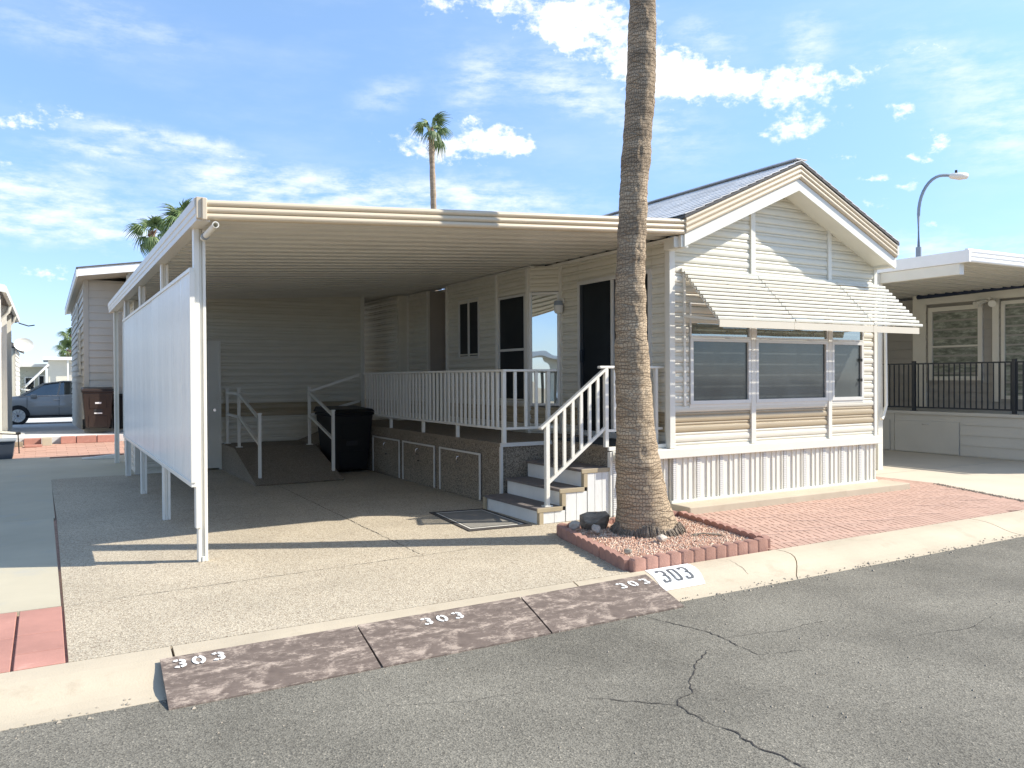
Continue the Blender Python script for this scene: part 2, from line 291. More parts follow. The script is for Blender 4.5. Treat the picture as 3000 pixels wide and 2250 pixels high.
def glass(name, base, mirror, rough=.03, screen=False, ior=1.6):
    mt, nt, b = nodes(name)
    col = base
    v = objv(nt)
    n = tnoise(nt, v, 2.5, 3, .5)
    c = ramp(nt, n, [(.3, tuple(x*.75 for x in base)), (.7, tuple(x*1.3 for x in base))])
    if screen:
        c = mixc(nt, 1.0, c, ramp(nt, tnoise(nt, objv(nt, (1, 1, 3)), 60, 2), [(.35, (.85, .85, .85)), (.65, (1.2, 1.2, 1.2))]), 'MULTIPLY')
    nt.links.new(c, b.inputs['Base Color']); b.inputs['Roughness'].default_value = .55
    b.inputs['Specular IOR Level'].default_value = .2
    gl = nt.nodes.new('ShaderNodeBsdfGlossy'); gl.inputs['Roughness'].default_value = rough; gl.inputs['Color'].default_value = (.9, .97, .95, 1)
    fr = nt.nodes.new('ShaderNodeFresnel'); fr.inputs['IOR'].default_value = ior
    mx = nt.nodes.new('ShaderNodeMath'); mx.operation = 'MULTIPLY_ADD'; mx.use_clamp = True; nt.links.new(fr.outputs[0], mx.inputs[0]); mx.inputs[1].default_value = 1; mx.inputs[2].default_value = mirror
    bump_n = nt.nodes.new('ShaderNodeBump'); bump_n.inputs['Strength'].default_value = .06; bump_n.inputs['Distance'].default_value = .05
    nt.links.new(tnoise(nt, v, 1.6, 1), bump_n.inputs['Height']); nt.links.new(bump_n.outputs[0], gl.inputs['Normal'])
    ms = nt.nodes.new('ShaderNodeMixShader'); nt.links.new(mx.outputs[0], ms.inputs[0]); nt.links.new(b.outputs[0], ms.inputs[1]); nt.links.new(gl.outputs[0], ms.inputs[2])
    nt.links.new(ms.outputs[0], nt.nodes['Material Output'].inputs[0]); return mt
M['screen'] = glass('screened_glass', (.045, .054, .054), .03, .05, True, 1.35)
M['glassdark'] = glass('dark_glass', (.012, .015, .017), .0, .03, ior=1.06)
M['glassclear'] = glass('reflective_glass', (.06, .07, .07), .62, .01, ior=1.5)
M['glasstransom'] = glass('transom_glass', (.10, .12, .105), .22, .03)
M['curtain'] = glass('glass_with_blind', (.30, .32, .28), .10, .12)
M['carglass'] = glass('car_glass', (.015, .018, .02), .12, .02)

def curtainmat():
    mt, nt, b = nodes('crinkled_film'); v = objv(nt, (1, 1, 3)); n = tnoise(nt, v, 5, 7, .7)
    c = ramp(nt, n, [(.35, (.09, .105, .08)), (.52, (.22, .24, .19)), (.68, (.44, .46, .38))])
    nt.links.new(c, b.inputs['Base Color']); b.inputs['Roughness'].default_value = .3; bump(nt, b, n, .6, .02); return mt
M['film'] = curtainmat()
def perf():
    mt, nt, b = nodes('perforated'); tc = nt.nodes.new('ShaderNodeTexCoord'); mp = nt.nodes.new('ShaderNodeMapping'); nt.links.new(tc.outputs['Object'], mp.inputs[0])
    mp.inputs['Scale'].default_value = (60, 0, 60); mp.inputs['Rotation'].default_value = (0, R(45), 0)
    ch = nt.nodes.new('ShaderNodeTexChecker'); ch.inputs['Scale'].default_value = 1; nt.links.new(mp.outputs[0], ch.inputs[0])
    c = mixc(nt, ch.outputs['Fac'], (.70, .69, .65), (.42, .41, .38)); nt.links.new(c, b.inputs['Base Color']); b.inputs['Roughness'].default_value = .5; return mt
M['perf'] = perf()

# ------------------------------------------------------------------ mesh helpers
ORG = {}
def link(o, parent=None):
    sc.collection.objects.link(o)
    if parent is not None: o.parent = parent
    return o
def tag(o, label=None, cat=None, group=None, kind=None):
    if label: o['label'] = label
    if cat: o['category'] = cat
    if group: o['group'] = group
    if kind: o['kind'] = kind
    return o
def root(name, label, cat, loc, group=None, rotz=0, local=False):
    o = bpy.data.objects.new(name, None); o.location = loc; o.rotation_euler = (0, 0, rotz); o.empty_display_size = .2
    link(o); ORG[o.name] = Vector((0, 0, 0)) if local else Vector(loc); return tag(o, label, cat, group)
class MB:
    def __init__(s): s.v = []; s.f = []; s.m = []; s.sm = []
    def add(s, vs, fs, mi=0, smooth=False):
        n = len(s.v); s.v += [tuple(p) for p in vs]
        for f in fs: s.f.append(tuple(i+n for i in f)); s.m.append(mi); s.sm.append(smooth)
        return s
    def box(s, x0, x1, y0, y1, z0, z1, mi=0):
        vs = [(x, y, z) for z in (z0, z1) for y in (y0, y1) for x in (x0, x1)]
        return s.add(vs, [(0, 2, 3, 1), (4, 5, 7, 6), (0, 1, 5, 4), (2, 6, 7, 3), (0, 4, 6, 2), (1, 3, 7, 5)], mi)
    def hexa(s, b, t, mi=0):   # b, t: four points each, ccw seen from above
        return s.add(list(b)+list(t), [(3, 2, 1, 0), (4, 5, 6, 7), (0, 1, 5, 4), (1, 2, 6, 5), (2, 3, 7, 6), (3, 0, 4, 7)], mi)
    def bar(s, a, b, w, h, up=(0, 0, 1), mi=0):
        a = Vector(a); b = Vector(b); d = (b-a).normalized(); u = Vector(up); sd = d.cross(u)
        if sd.length < 1e-4: sd = d.cross(Vector((1, 0, 0)))
        sd.normalize(); u = sd.cross(d).normalized(); sd = sd*w/2; u = u*h/2
        q = [a-sd-u, a+sd-u, a+sd+u, a-sd+u, b-sd-u, b+sd-u, b+sd+u, b-sd+u]
        return s.add(q, [(0, 1, 2, 3), (7, 6, 5, 4), (0, 4, 5, 1), (1, 5, 6, 2), (2, 6, 7, 3), (3, 7, 4, 0)], mi)
    def tube(s, path, r, n=10, mi=0, cap=True):
        path = [Vector(p) for p in path]; rr = r if isinstance(r, (list, tuple)) else [r]*len(path); rings = []
        for i, p in enumerate(path):
            d = (path[min(i+1, len(path)-1)]-path[max(i-1, 0)]).normalized()
            a = d.cross(Vector((0, 0, 1)));
            if a.length < 1e-3: a = Vector((1, 0, 0))
            a.normalize(); bb = d.cross(a).normalized()
            rings.append([p+(a*math.cos(2*math.pi*k/n)+bb*math.sin(2*math.pi*k/n))*rr[i] for k in range(n)])
        vs = [p for r_ in rings for p in r_]; fs = []
        for i in range(len(path)-1):
            for k in range(n): fs.append((i*n+k, i*n+(k+1) % n, (i+1)*n+(k+1) % n, (i+1)*n+k))
        s.add(vs, fs, mi, True)
        if cap: s.add(rings[0], [tuple(range(n))], mi); s.add(rings[-1], [tuple(reversed(range(n)))], mi)
        return s
    def prism(s, pts, ext, mi=0, smooth=False, caps=True):   # closed polygon swept by a vector
        n = len(pts); e = Vector(ext); a = [Vector(p) for p in pts]; b = [p+e for p in a]
        s.add(a+b, [(i, (i+1) % n, n+(i+1) % n, n+i) for i in range(n)], mi, smooth)
        if caps: s.add(a, [tuple(reversed(range(n)))], mi); s.add(b, [tuple(range(n))], mi)
        return s
    def sheet(s, A, B, mi=0, smooth=False):  # strip between two polylines
        n = len(A); return s.add(list(A)+list(B), [(i, i+1, n+i+1, n+i) for i in range(n-1)], mi, smooth)
    def mesh(s, name, mats, org=(0, 0, 0)):
        me = bpy.data.meshes.new(name); o = Vector(org)
        me.from_pydata([Vector(v)-o for v in s.v], [], s.f)
        for mm in (mats if isinstance(mats, (list, tuple)) else [mats]): me.materials.append(mm)
        me.polygons.foreach_set('material_index', s.m); me.polygons.foreach_set('use_smooth', s.sm); me.update(); return me
    def build(s, name, mats, parent=None, org=None, bevel=0, kind=None, label=None):
        o = Vector((0, 0, 0))
        if parent is not None: o = ORG.get(parent.name, o)
        elif org is not None: o = Vector(org)
        ob = bpy.data.objects.new(name, s.mesh(name, mats, o)); link(ob, parent)
        if parent is None: ob.location = o
        ORG[ob.name] = o
        if bevel: bv = ob.modifiers.new('bevel', 'BEVEL'); bv.width = bevel; bv.segments = 2; bv.limit_method = 'ANGLE'; bv.angle_limit = R(40)
        if kind: ob['kind'] = kind
        if label: ob['label'] = label
        return ob
def inst(name, me, parent, loc, rot=None, bevel=0):
    """one more piece sharing its mesh; loc is in world terms"""
    ob = bpy.data.objects.new(name, me); link(ob, parent); ob.location = Vector(loc)-(ORG.get(parent.name, Vector((0, 0, 0))) if parent else Vector((0, 0, 0)))
    if rot: ob.rotation_euler = rot
    if bevel: bv = ob.modifiers.new('bevel', 'BEVEL'); bv.width = bevel; bv.segments = 1; bv.limit_method = 'ANGLE'; bv.angle_limit = R(40)
    return ob
def boxo(name, m, parent, *a, bevel=0, **k): return MB().box(*a).build(name, m, parent, bevel=bevel, **k)
def copy_tree(src, loc, rotz, label=None, group=None):
    r = src.copy(); link(r); r.location = loc; r.rotation_euler = (0, 0, rotz); ORG[r.name] = Vector(loc)
    if label: r['label'] = label
    if group: r['group'] = group
    def rec(a, b):
        for ch in a.children:
            if ch == b: continue
            c = ch.copy(); link(c, b); rec(ch, c)
    rec(src, r); return r

# ================================================================== SETTING
GROUND = [(1, 0, 0)]
tag(MB().add([(-300, -200, -.42), (300, -200, -.42), (300, 400, -.42), (-300, 400, -.42)], [(0, 1, 2, 3)]).build('ground', mat('desert_ground', (.36, .30, .22), .95, .2, .3, bumps=(5, .4, .03))), kind='structure')
road = tag(MB().add([(-80, -4.2, -.088), (80, -4.2, -.088), (80, 4.66, -.088), (-80, 4.66, -.088)], [(0, 1, 2, 3)]).build('road', M['asphalt']), kind='structure')

# asphalt cracks: shallow dark seams with a ragged width
def crackline(pts, w, z, parent, zf=None, seed=0, name='crack'):
    rr = random.Random(seed); P = []
    for (a, b) in zip(pts[:-1], pts[1:]):
        L_ = math.hypot(b[0]-a[0], b[1]-a[1]); n = max(2, int(L_/.03))
        for k in range(n):
            t = k/n; P.append((a[0]+(b[0]-a[0])*t+rr.uniform(-.009, .009), a[1]+(b[1]-a[1])*t+rr.uniform(-.009, .009)))
    P.append(pts[-1]); A = []; B = []
    for i, p in enumerate(P):
        q0 = P[max(0, i-1)]; q1 = P[min(len(P)-1, i+1)]; d = Vector((q1[0]-q0[0], q1[1]-q0[1], 0)); d = d.normalized() if d.length > 0 else Vector((1, 0, 0))
        nn = Vector((-d.y, d.x, 0)); ww = w*.8*rr.uniform(.25, 1.25)*(0.3+.7*math.sin(math.pi*(i+.6)/(len(P)+.4))**.4)/2
        zz = (zf(p[1]) if zf else z)+.003
        A.append(Vector((p[0], p[1], zz))+nn*ww); B.append(Vector((p[0], p[1], zz))-nn*ww)
    return MB().sheet(A, B).build(name, M['crack'], parent)
RC = -.088
for i, (w, pts) in enumerate([(.010, [(3.62, 4.487), (3.68, 4.24), (3.765, 3.98), (3.772, 3.80), (3.734, 3.62), (3.72, 3.46)]),
          (.006, [(3.772, 3.80), (4.0, 3.76), (4.23, 3.70), (4.42, 3.72), (4.64, 3.70)]), (.006, [(3.72, 3.46), (3.86, 3.42), (4.01, 3.375)]),
          (.010, [(3.52, 3.687), (3.40, 3.60), (3.325, 3.576), (3.20, 3.46), (3.036, 3.32), (2.968, 3.224), (2.84, 3.19), (2.793, 3.138)]),
          (.008, [(2.459, 3.464), (2.62, 3.30), (2.793, 3.138)]),
          (.015, [(2.793, 3.138), (2.773, 2.935), (2.815, 2.765), (2.785, 2.583), (2.812, 2.488), (2.821, 2.337), (2.86, 2.1), (2.84, 1.8)]),
          (.004, [(1.5, 3.9), (1.9, 3.74), (2.2, 3.70)]), (.005, [(4.9, 3.2), (5.3, 3.1), (5.8, 3.2)])]):
    crackline(pts, w, RC, road, seed=i)

# rolled kerb in cast lengths
KP = [(5.20, .0), (5.10, -.001), (5.02, -.006), (4.95, -.018), (4.88, -.036), (4.81, -.058), (4.74, -.074), (4.66, -.084), (4.58, -.086)]
def kz(y):
    for (a, za), (b, zb) in zip(KP[:-1], KP[1:]):
        if b <= y <= a: return za+(zb-za)*(a-y)/(a-b)
    return 0 if y > 5.2 else -.086
kerb = tag(bpy.data.objects.new('kerb', None), kind='structure'); link(kerb); ORG[kerb.name] = Vector((0, 0, 0))
xs = [-60, -6.0, -2.6, .64, 3.56, 5.82, 8.9, 11.9, 14.9, 60]
for a, b in zip(xs[:-1], xs[1:]):
    g = .007; pts = [(y, z) for y, z in KP]
    mb = MB(); n = max(1, int((b-a)/.5)); cols = []
    for i in range(n+1):
        x = a+g+(b-a-2*g)*i/n
        # the two joints near the palm bed wander like the real cracks do
        def sk(y): return (.10*math.sin((5.2-y)*7)+(y-5.2)*.55) if abs(x-(5.82+g)) < .02 or abs(x-(5.82-g)) < .02 else ((y-5.2)*.3 if abs(x-3.56) < .02 else (y-5.2)*.05)
        cols.append([(x+sk(y), y, z) for y, z in pts]+[(x, 4.58, -.4)])
    for i in range(n): mb.sheet(cols[i], cols[i+1], smooth=False)
    for c in (cols[0], cols[-1]): mb.add(c+[(c[0][0], 5.2, -.4)], [tuple(range(len(c)+1))])
    mb.add([cols[0][0], cols[-1][0], (cols[-1][0][0], 5.2, -.4), (cols[0][0][0], 5.2, -.4)], [(0, 1, 2, 3)])
    mb.build('kerb_section', M['concrete'], kerb)
crackline([(5.15, 5.15), (5.12, 5.0), (5.07, 4.82)], .006, 0, kerb, kz, 11)
crackline([(9.9, 5.19), (9.75, 5.0), (9.5, 4.85)], .006, 0, kerb, kz, 12)

# exposed-aggregate driveway cast in slabs
drive = tag(bpy.data.objects.new('driveway', None), kind='structure'); link(drive); ORG[drive.name] = Vector((0, 0, 0))
def slab(p, m, parent, z0=-.2, z1=0, gap=.006, name='slab'):
    cx = sum(a[0] for a in p)/len(p); cy = sum(a[1] for a in p)/len(p)
    q = [(x+(gap if x < cx else -gap), y+(gap if y < cy else -gap)) for x, y in p]
    return MB().prism([(x, y, z0) for x, y in q], (0, 0, z1-z0)).build(name, m, parent)
for p in ([(.10, 5.21), (4.13, 5.21), (4.42, 6.68), (2.93, 6.68), (.10, 6.50)],
          [(.10, 6.50), (2.94, 6.68), (2.98, 10.55), (.10, 10.55)], [(2.94, 6.68), (4.42, 6.68), (4.50, 6.88), (6.5, 7.0), (6.5, 10.55), (2.98, 10.55)],
          [(.10, 10.55), (2.98, 10.55), (3.02, 15.0), (.06, 15.0)], [(2.98, 10.55), (6.5, 10.55), (6.5, 15.0), (3.02, 15.0)]):
    MB().prism([(x, y, -.2) for x, y in p], (0, 0, .2)).build('slab', M['aggregate'], drive)
MB().prism([(.06, 15.0, -.2), (6.5, 15.0, -.2), (6.5, 19.0, -.2), (.05, 19.0, -.2)], (0, 0, .2)).build('slab', M['slabpale'], drive, label='plain concrete slab at the back of the driveway')
for pts, w in (([(3.013, 12.3), (2.985, 10.5), (2.965, 8.9), (2.932, 6.687)], .012), ([(.127, 6.51), (.9, 6.56), (1.8, 6.62), (2.93, 6.68), (4.0, 6.74)], .008), ([(.2, 10.55), (1.6, 10.52), (2.9, 10.5), (4.8, 10.5)], .008), ([(.08, 13.6), (3, 13.6)], .006)):
    crackline(pts, w, 0, drive, seed=int(w*1000), name='joint')
base = tag(bpy.data.objects.new('lot_ground', None), kind='structure'); link(base)
MB().add([(-30, 5.2, -.03), (30, 5.2, -.03), (30, 19.3, -.03), (-30, 19.3, -.03)], [(0, 1, 2, 3)]).build('subsoil', M['gravel'], base)

# smooth path beside the driveway
path = tag(bpy.data.objects.new('path', None), kind='structure'); link(path); ORG[path.name] = Vector((0, 0, 0))
for a, b in ((6.53, 10.75), (10.75, 14.9), (14.9, 19.35)):
    slab([(-2.4, a), (.085, a), (.07, b), (-2.4, b)], M['slabpale'], path, gap=.003, z1=.002)
for a, b in ((6.53, 19.35),): slab([(-6, a), (-2.41, a), (-2.41, b), (-6, b)], M['slabpale'], path, gap=.003)
# red pavers at the kerb
pv = tag(bpy.data.objects.new('paver_strip', None), kind='structure'); link(pv); ORG[pv.name] = Vector((0, 0, 0))
for (x0, x1, yy) in ((-.172, .088, (5.205, 5.49, 5.89, 6.515)), (-.60, -.18, (5.205, 5.86, 6.52)), (-1.03, -.61, (5.205, 5.86, 6.52)), (-1.46, -1.04, (5.205, 5.86, 6.52))):
    for a, b in zip(yy[:-1], yy[1:]): boxo('paver', M['redpaver'], pv, x0+.004, x1-.004, a+.004, b-.004, -.06, .004, bevel=.004)

# pink pavers at the back, laid running bond on the rise to the retaining edge
bk = tag(bpy.data.objects.new('back_pavement', None), kind='structure'); link(bk); ORG[bk.name] = Vector((0, 0, 0))
pm = MB().box(-.197, .197, -.097, .097, -.05, 0).mesh('paver', M['pinkpaver'])
def zback(y): return .036*(y-19.35) if y < 22 else .095
k = 0
for j in range(13):
    y = 19.47+.2*j
    for i in range(12):
        x = -1.4+.4*i+(.2 if j % 2 else 0)
        inst('paver', pm, bk, (x, y, zback(y)+random.uniform(-.003, .003)), (R(2.06), 0, random.uniform(-.01, .01))); k += 1
MB().add([(-3.5, 19.36, -.03), (3.6, 19.36, -.03), (3.6, 22.1, .062), (-3.5, 22.1, .062)], [(0, 1, 2, 3)]).build('bedding', M['patiogap'], bk)
# back slab, raised, falling away to the next street
bs = MB(); prof = [(22.08, .25), (23.5, .30), (34, -.02), (45, -.22), (60, -.3)]
bs.sheet([(-12, y, z) for y, z in prof], [(8, y, z) for y, z in prof]); bs.add([(-12, 22.08, .25), (8, 22.08, .25), (8, 22.08, -.2), (-12, 22.08, -.2)], [(0, 1, 2, 3)])
tag(bs.build('back_slab', M['slabback']), kind='structure')
# retaining edge blocks: loose, so each is a thing
blocks = [(.30, .62, 'redpaver', 'red concrete edging block left of the long row, behind the pavers'), (.63, 1.06, 'redpaver', 'red concrete edging block in the middle of the row behind the pavers'), (1.07, 1.55, 'redpaver', 'red concrete edging block nearest the carport at the end of the row'), (-.45, -.09, 'redpaver', 'red concrete block left of the grey upright slab behind the pavers')]
for x0, x1, mm, lb in blocks:
    o = MB().box(x0+.005, x1-.005, 21.88, 22.07, zback(21.9), .26 if x0 > 0 else .24).build('edging_block', M[mm], org=(x0, 21.97, .1), bevel=.008); tag(o, lb, 'block')
tag(MB().box(-.08, .12, 21.6, 21.9, zback(21.6), .26).build('upright_slab', M['slabpale'], org=(0, 21.7, .1), bevel=.006), 'grey upright concrete slab between red edging blocks', 'slab')
tag(MB().box(-.95, -.46, 21.6, 21.74, zback(21.5), .19).build('timber_edge', mat('old_timber', (.30, .25, .18), .9, .3, 8), org=(-.7, 21.7, .1), bevel=.006), 'weathered olive timber sleeper lying left of the red blocks', 'timber')
tag(MB().box(-.42, -.08, 21.35, 21.58, zback(21.4), zback(21.4)+.05).build('loose_paver', M['redpaver'], org=(-.25, 21.45, .1), bevel=.006), 'loose red paver lying flat in front of the edging block', 'paver')

# ---- patio of stamped pavers in front of the house
patio = tag(bpy.data.objects.new('patio', None), kind='structure'); link(patio); ORG[patio.name] = Vector((0, 0, 0))
MB().add([(5.7, 5.205, -.012), (10.55, 5.205, -.012), (10.68, 5.55, -.012), (11.0, 6.3, -.012), (11.37, 7.15, -.012), (11.3, 8.1, -.012), (10.5, 8.1, -.012), (10.5, 7.25, -.012), (6.1, 7.25, -.012)], [tuple(range(9))]).build('bedding', M['patiogap'], patio)
TS = .405
def tile_variants():
    out = []
    for s in range(4):
        rr = random.Random(20+s); mb = MB(); g = .0055; h = TS/2-g; nb = 5; bw = 2*h/nb
        mb.box(-h, h, -h, h, -.05, -.018)
        for i in range(nb):
            x0 = -h+i*bw; x1 = x0+bw-(.014 if i < nb-1 else 0)
            mb.box(x0, x1, -h, h, -.016, 0)
            if i < nb-1:   # fill parts of the groove so that it reads as dashes
                y = -h
                while y < h:
                    fl = rr.uniform(.03, .08); gp = rr.uniform(.09, .24); mb.box(x1, x0+bw, y, min(h, y+fl), -.016, -.0002); y += fl+gp
        out.append(mb.mesh('paver', M['patio']))
    return out
tiles = tile_variants(); ang = R(-23)
def in_patio(x, y):
    if y < 5.30 or y > 8.05: return False
    xl = 5.78+(y-5.25)*.22
    xr = 10.52+(y-5.2)*.44
    if y > 7.05: return 10.68 < x < 11.30-(y-7.1)*.1
    return xl+.1 < x < xr-.14
# row by row, rotated about 20 degrees from the street
ca, sa = math.cos(ang), math.sin(ang); cnt = 0
for i in range(-4, 19):
    for j in range(-9, 13):
        u = i*TS; v = j*TS+(TS*.37*i)%TS
        x = 6.0+u*ca-v*sa; y = 5.2+u*sa+v*ca
        hh = .26
        if in_patio(x, y) and y > 5.49: pass
        elif not (5.02 < y < 8.2 and 5.5 < x < 11.6): continue
        else:
            # cut pavers along the edges: clip the plain tile outline
            poly = [Vector((x+a*ca-b*sa, y+a*sa+b*ca)) for a, b in ((-.2, -.2), (.2, -.2), (.2, .2), (-.2, .2))]
            def clip(poly, n, c):
                out = []
                for k in range(len(poly)):
                    p, q = poly[k], poly[(k+1) % len(poly)]; dp = n.dot(p)-c; dq = n.dot(q)-c
                    if dp <= 0: out.append(p)
                    if dp*dq < 0: out.append(p+(q-p)*(dp/(dp-dq)))
                return out
            for n, c in (((0, -1), -5.21), ((-1, .22), -(5.78-.22*5.25)+.0), ((1, -.44), 10.55-.44*5.2), ((0, 1), 8.1)):
                if len(poly) >= 3: poly = clip(poly, Vector(n), c)
            if len(poly) < 3: continue
            if y > 7.0 and x < 10.66: poly = clip(poly, Vector((0, 1)), 7.08)
            if len(poly) < 3: continue
            cc = Vector((sum(p.x for p in poly), sum(p.y for p in poly)))/len(poly)
            if max((p-cc).length for p in poly) < .05: continue
            mbp = MB(); ax_ = Vector((ca, sa)); c0_ = ax_.dot(Vector((x, y)))
            for q in range(5):
                lo_ = c0_-.2+.08*q; seg = clip(poly, ax_, lo_+.069 if q < 4 else lo_+.08); seg = clip(seg, -ax_, -lo_) if len(seg) >= 3 else seg
                if len(seg) >= 3: mbp.prism([(p.x, p.y, -.04) for p in seg], (0, 0, .0395))
            if mbp.v: mbp.build('paver', M['patio'], patio); cnt += 1
            continue
        inst('paver', tiles[(i*3+j) % 4], patio, (x, y, random.uniform(-.0015, .0015)), (0, 0, ang)); cnt += 1

# neighbour's concrete to the right
nd = tag(bpy.data.objects.new('neighbour_driveway', None), kind='structure'); link(nd); ORG[nd.name] = Vector((0, 0, 0))
for p in ([(10.62, 5.21), (22, 5.21), (22, 8.3), (11.38, 8.3), (11.42, 7.1), (11.05, 6.3)], [(10.3, 8.32), (22, 8.32), (22, 19), (10.3, 19)]):
    MB().prism([(x, y, -.2) for x, y in p], (0, 0, .2)).build('slab', M['slabneigh'], nd)
rr = random.Random(3); mb = MB()
for k in range(420):   # loose grit collected along the patio edge
    t = rr.random(); x = 10.62+.72*t+rr.gauss(0, .02); y = 5.4+1.75*t+rr.gauss(0, .03); s = rr.uniform(.004, .013)
    mb.add([(x-s, y-s, .002), (x+s, y-s*.7, .002), (x+s*.8, y+s, .002), (x-s*.6, y+s, .002), (x, y, .002+s*1.3)], [(0, 1, 4), (1, 2, 4), (2, 3, 4), (3, 0, 4)])
tag(mb.build('loose_grit', M['rockdark']), 'dark loose grit along the patio edge', 'grit', kind='stuff')
rr = random.Random(41); mb = MB()
for k in range(900):
    x = rr.uniform(-1.5, 16); y = 4.60+abs(rr.gauss(0, .07))*(-1 if rr.random() < .6 else .5); s = rr.uniform(.003, .009) if rr.random() < .93 else rr.uniform(.009, .013); z = (kz(y) if y > 4.58 else -.088)+.002
    mb.add([(x-s, y-s, z), (x+s, y-s*.7, z), (x+s*.8, y+s, z), (x-s*.6, y+s, z), (x, y, z+s)], [(0, 1, 4), (1, 2, 4), (2, 3, 4), (3, 0, 4)])
for k in range(260):
    x = rr.uniform(.5, 9); y = rr.uniform(1.2, 4.5); s = rr.uniform(.003, .007); z = -.086
    mb.add([(x-s, y-s, z), (x+s, y-s*.7, z), (x+s*.8, y+s, z), (x-s*.6, y+s, z), (x, y, z+s)], [(0, 1, 4), (1, 2, 4), (2, 3, 4), (3, 0, 4)])
tag(mb.build('gutter_grit', mat('grit', (.36, .31, .24), .95, .35, 40)), 'loose pale grit lying in the gutter and on the street', 'grit', kind='stuff')
# concrete footing in front of the house
foot = tag(bpy.data.objects.new('house_footing', None), kind='structure'); link(foot); ORG[foot.name] = Vector((0, 0, 0))
MB().hexa([(6.44, 7.02, -.05), (10.52, 6.98, -.05), (10.52, 7.42, -.05), (6.44, 7.42, -.05)], [(6.44, 7.02, .085), (10.52, 6.98, .085), (10.52, 7.42, .09), (6.44, 7.42, .09)]).build('footing_slab', M['concrete'], foot, bevel=.012)

# ================================================================== SIDING
def course(s0, s1, z0, pitch, o, d, n, lo=None, hi=None, mb=None):
    """one rolled aluminium siding course; o origin (x,y), d along, n outward; lo/hi give the slanting ends"""
    prof = [(.000, .001), (.012, .010), (.10, .017), (.26, .020), (.45, .019), (.60, .014), (.66, .004), (.70, .003), (.76, .010), (.86, .012), (.94, .009), (1.0, .001)]
    A = []; B = []
    for t, dep in prof:
        z = z0+t*pitch; a = max(s0, lo(z)) if lo else s0; b = min(s1, hi(z)) if hi else s1
        if b < a: a = b = (a+b)/2
        A.append((o[0]+d[0]*a+n[0]*dep, o[1]+d[1]*a+n[1]*dep, z)); B.append((o[0]+d[0]*b+n[0]*dep, o[1]+d[1]*b+n[1]*dep, z))
    mb = mb or MB(); mb.sheet(A, B, smooth=False)
    mb.add(A, [tuple(range(len(A)))]); mb.add(B, [tuple(reversed(range(len(B))))]); return mb
GB = .69; PT = .12
def siding(parent, o, d, n, s0, s1, z0, z1, joined=False, tan=True, lo=None, hi=None, gb=GB, pt=PT, m='siding', mt='siding_tan'):
    k0 = math.floor((z0-gb)/pt+1e-6); k = k0; jm = {m: MB(), mt: MB()}; used = set()
    while gb+k*pt < z1-.02:
        z = gb+k*pt; k += 1
        if z < z0-.07: continue
        if lo and hi and max(s0, lo(z)) > min(s1, hi(z)): continue
        mm = mt if tan and .92 < z < 1.16 else m
        if joined: course(s0, s1, z, pt, o, d, n, lo, hi, jm[mm]); used.add(mm)
        else: course(s0, s1, z, pt, o, d, n, lo, hi).build('siding_board', M[mm], parent)
    if joined:
        for mm in used: jm[mm].build('siding', M[mm], parent, kind='stuff')
    # wall body behind the boards
    b = MB(); P = lambda s, z, q: (o[0]+d[0]*s+n[0]*q, o[1]+d[1]*s+n[1]*q, z)
    if not lo:
        b.hexa([P(s0, z0, -.001), P(s1, z0, -.001), P(s1, z0, -.08), P(s0, z0, -.08)], [P(s0, z1, -.001), P(s1, z1, -.001), P(s1, z1, -.08), P(s0, z1, -.08)])
        b.build('wall', M['siding'], parent)

def rectwin(parent, o, d, n, s0, s1, z0, z1, glassm, fw=.035, dep=.03, bars=(), vbars=(), frame='alum', back=-.0, name='window'):
    P = lambda s, z, q: Vector((o[0]+d[0]*s+n[0]*q, o[1]+d[1]*s+n[1]*q, z))
    def bx(mb, a, b, c, e, q0, q1): mb.hexa([P(a, c, q1), P(b, c, q1), P(b, c, q0), P(a, c, q0)], [P(a, e, q1), P(b, e, q1), P(b, e, q0), P(a, e, q0)])
    mb = MB(); bx(mb, s0, s1, z0, z0+fw, back, dep); bx(mb, s0, s1, z1-fw, z1, back, dep)
    bx(mb, s0, s0+fw, z0+fw, z1-fw, back, dep); bx(mb, s1-fw, s1, z0+fw, z1-fw, back, dep)
    for zb in bars: bx(mb, s0+fw, s1-fw, zb-.018, zb+.018, back, dep-.004)
    for vb in vbars: bx(mb, vb-.02, vb+.02, z0+fw, z1-fw, back, dep-.004)
    f = mb.build(name, M[frame], parent)
    cells = []
    zz = [z0+fw]+[q for zb in bars for q in (zb-.018, zb+.018)]+[z1-fw]; ss = [s0+fw]+[q for vb in vbars for q in (vb-.02, vb+.02)]+[s1-fw]
    gi = 0
    for i in range(0, len(zz), 2):
        for j in range(0, len(ss), 2):
            g = MB(); bx(g, ss[j]-.002, ss[j+1]+.002, zz[i]-.002, zz[i+1]+.002, back-.004, back+.008)
            gm = glassm[gi % len(glassm)] if isinstance(glassm, (list, tuple)) else glassm; gi += 1
            g.build('pane', M[gm], f)
    return f

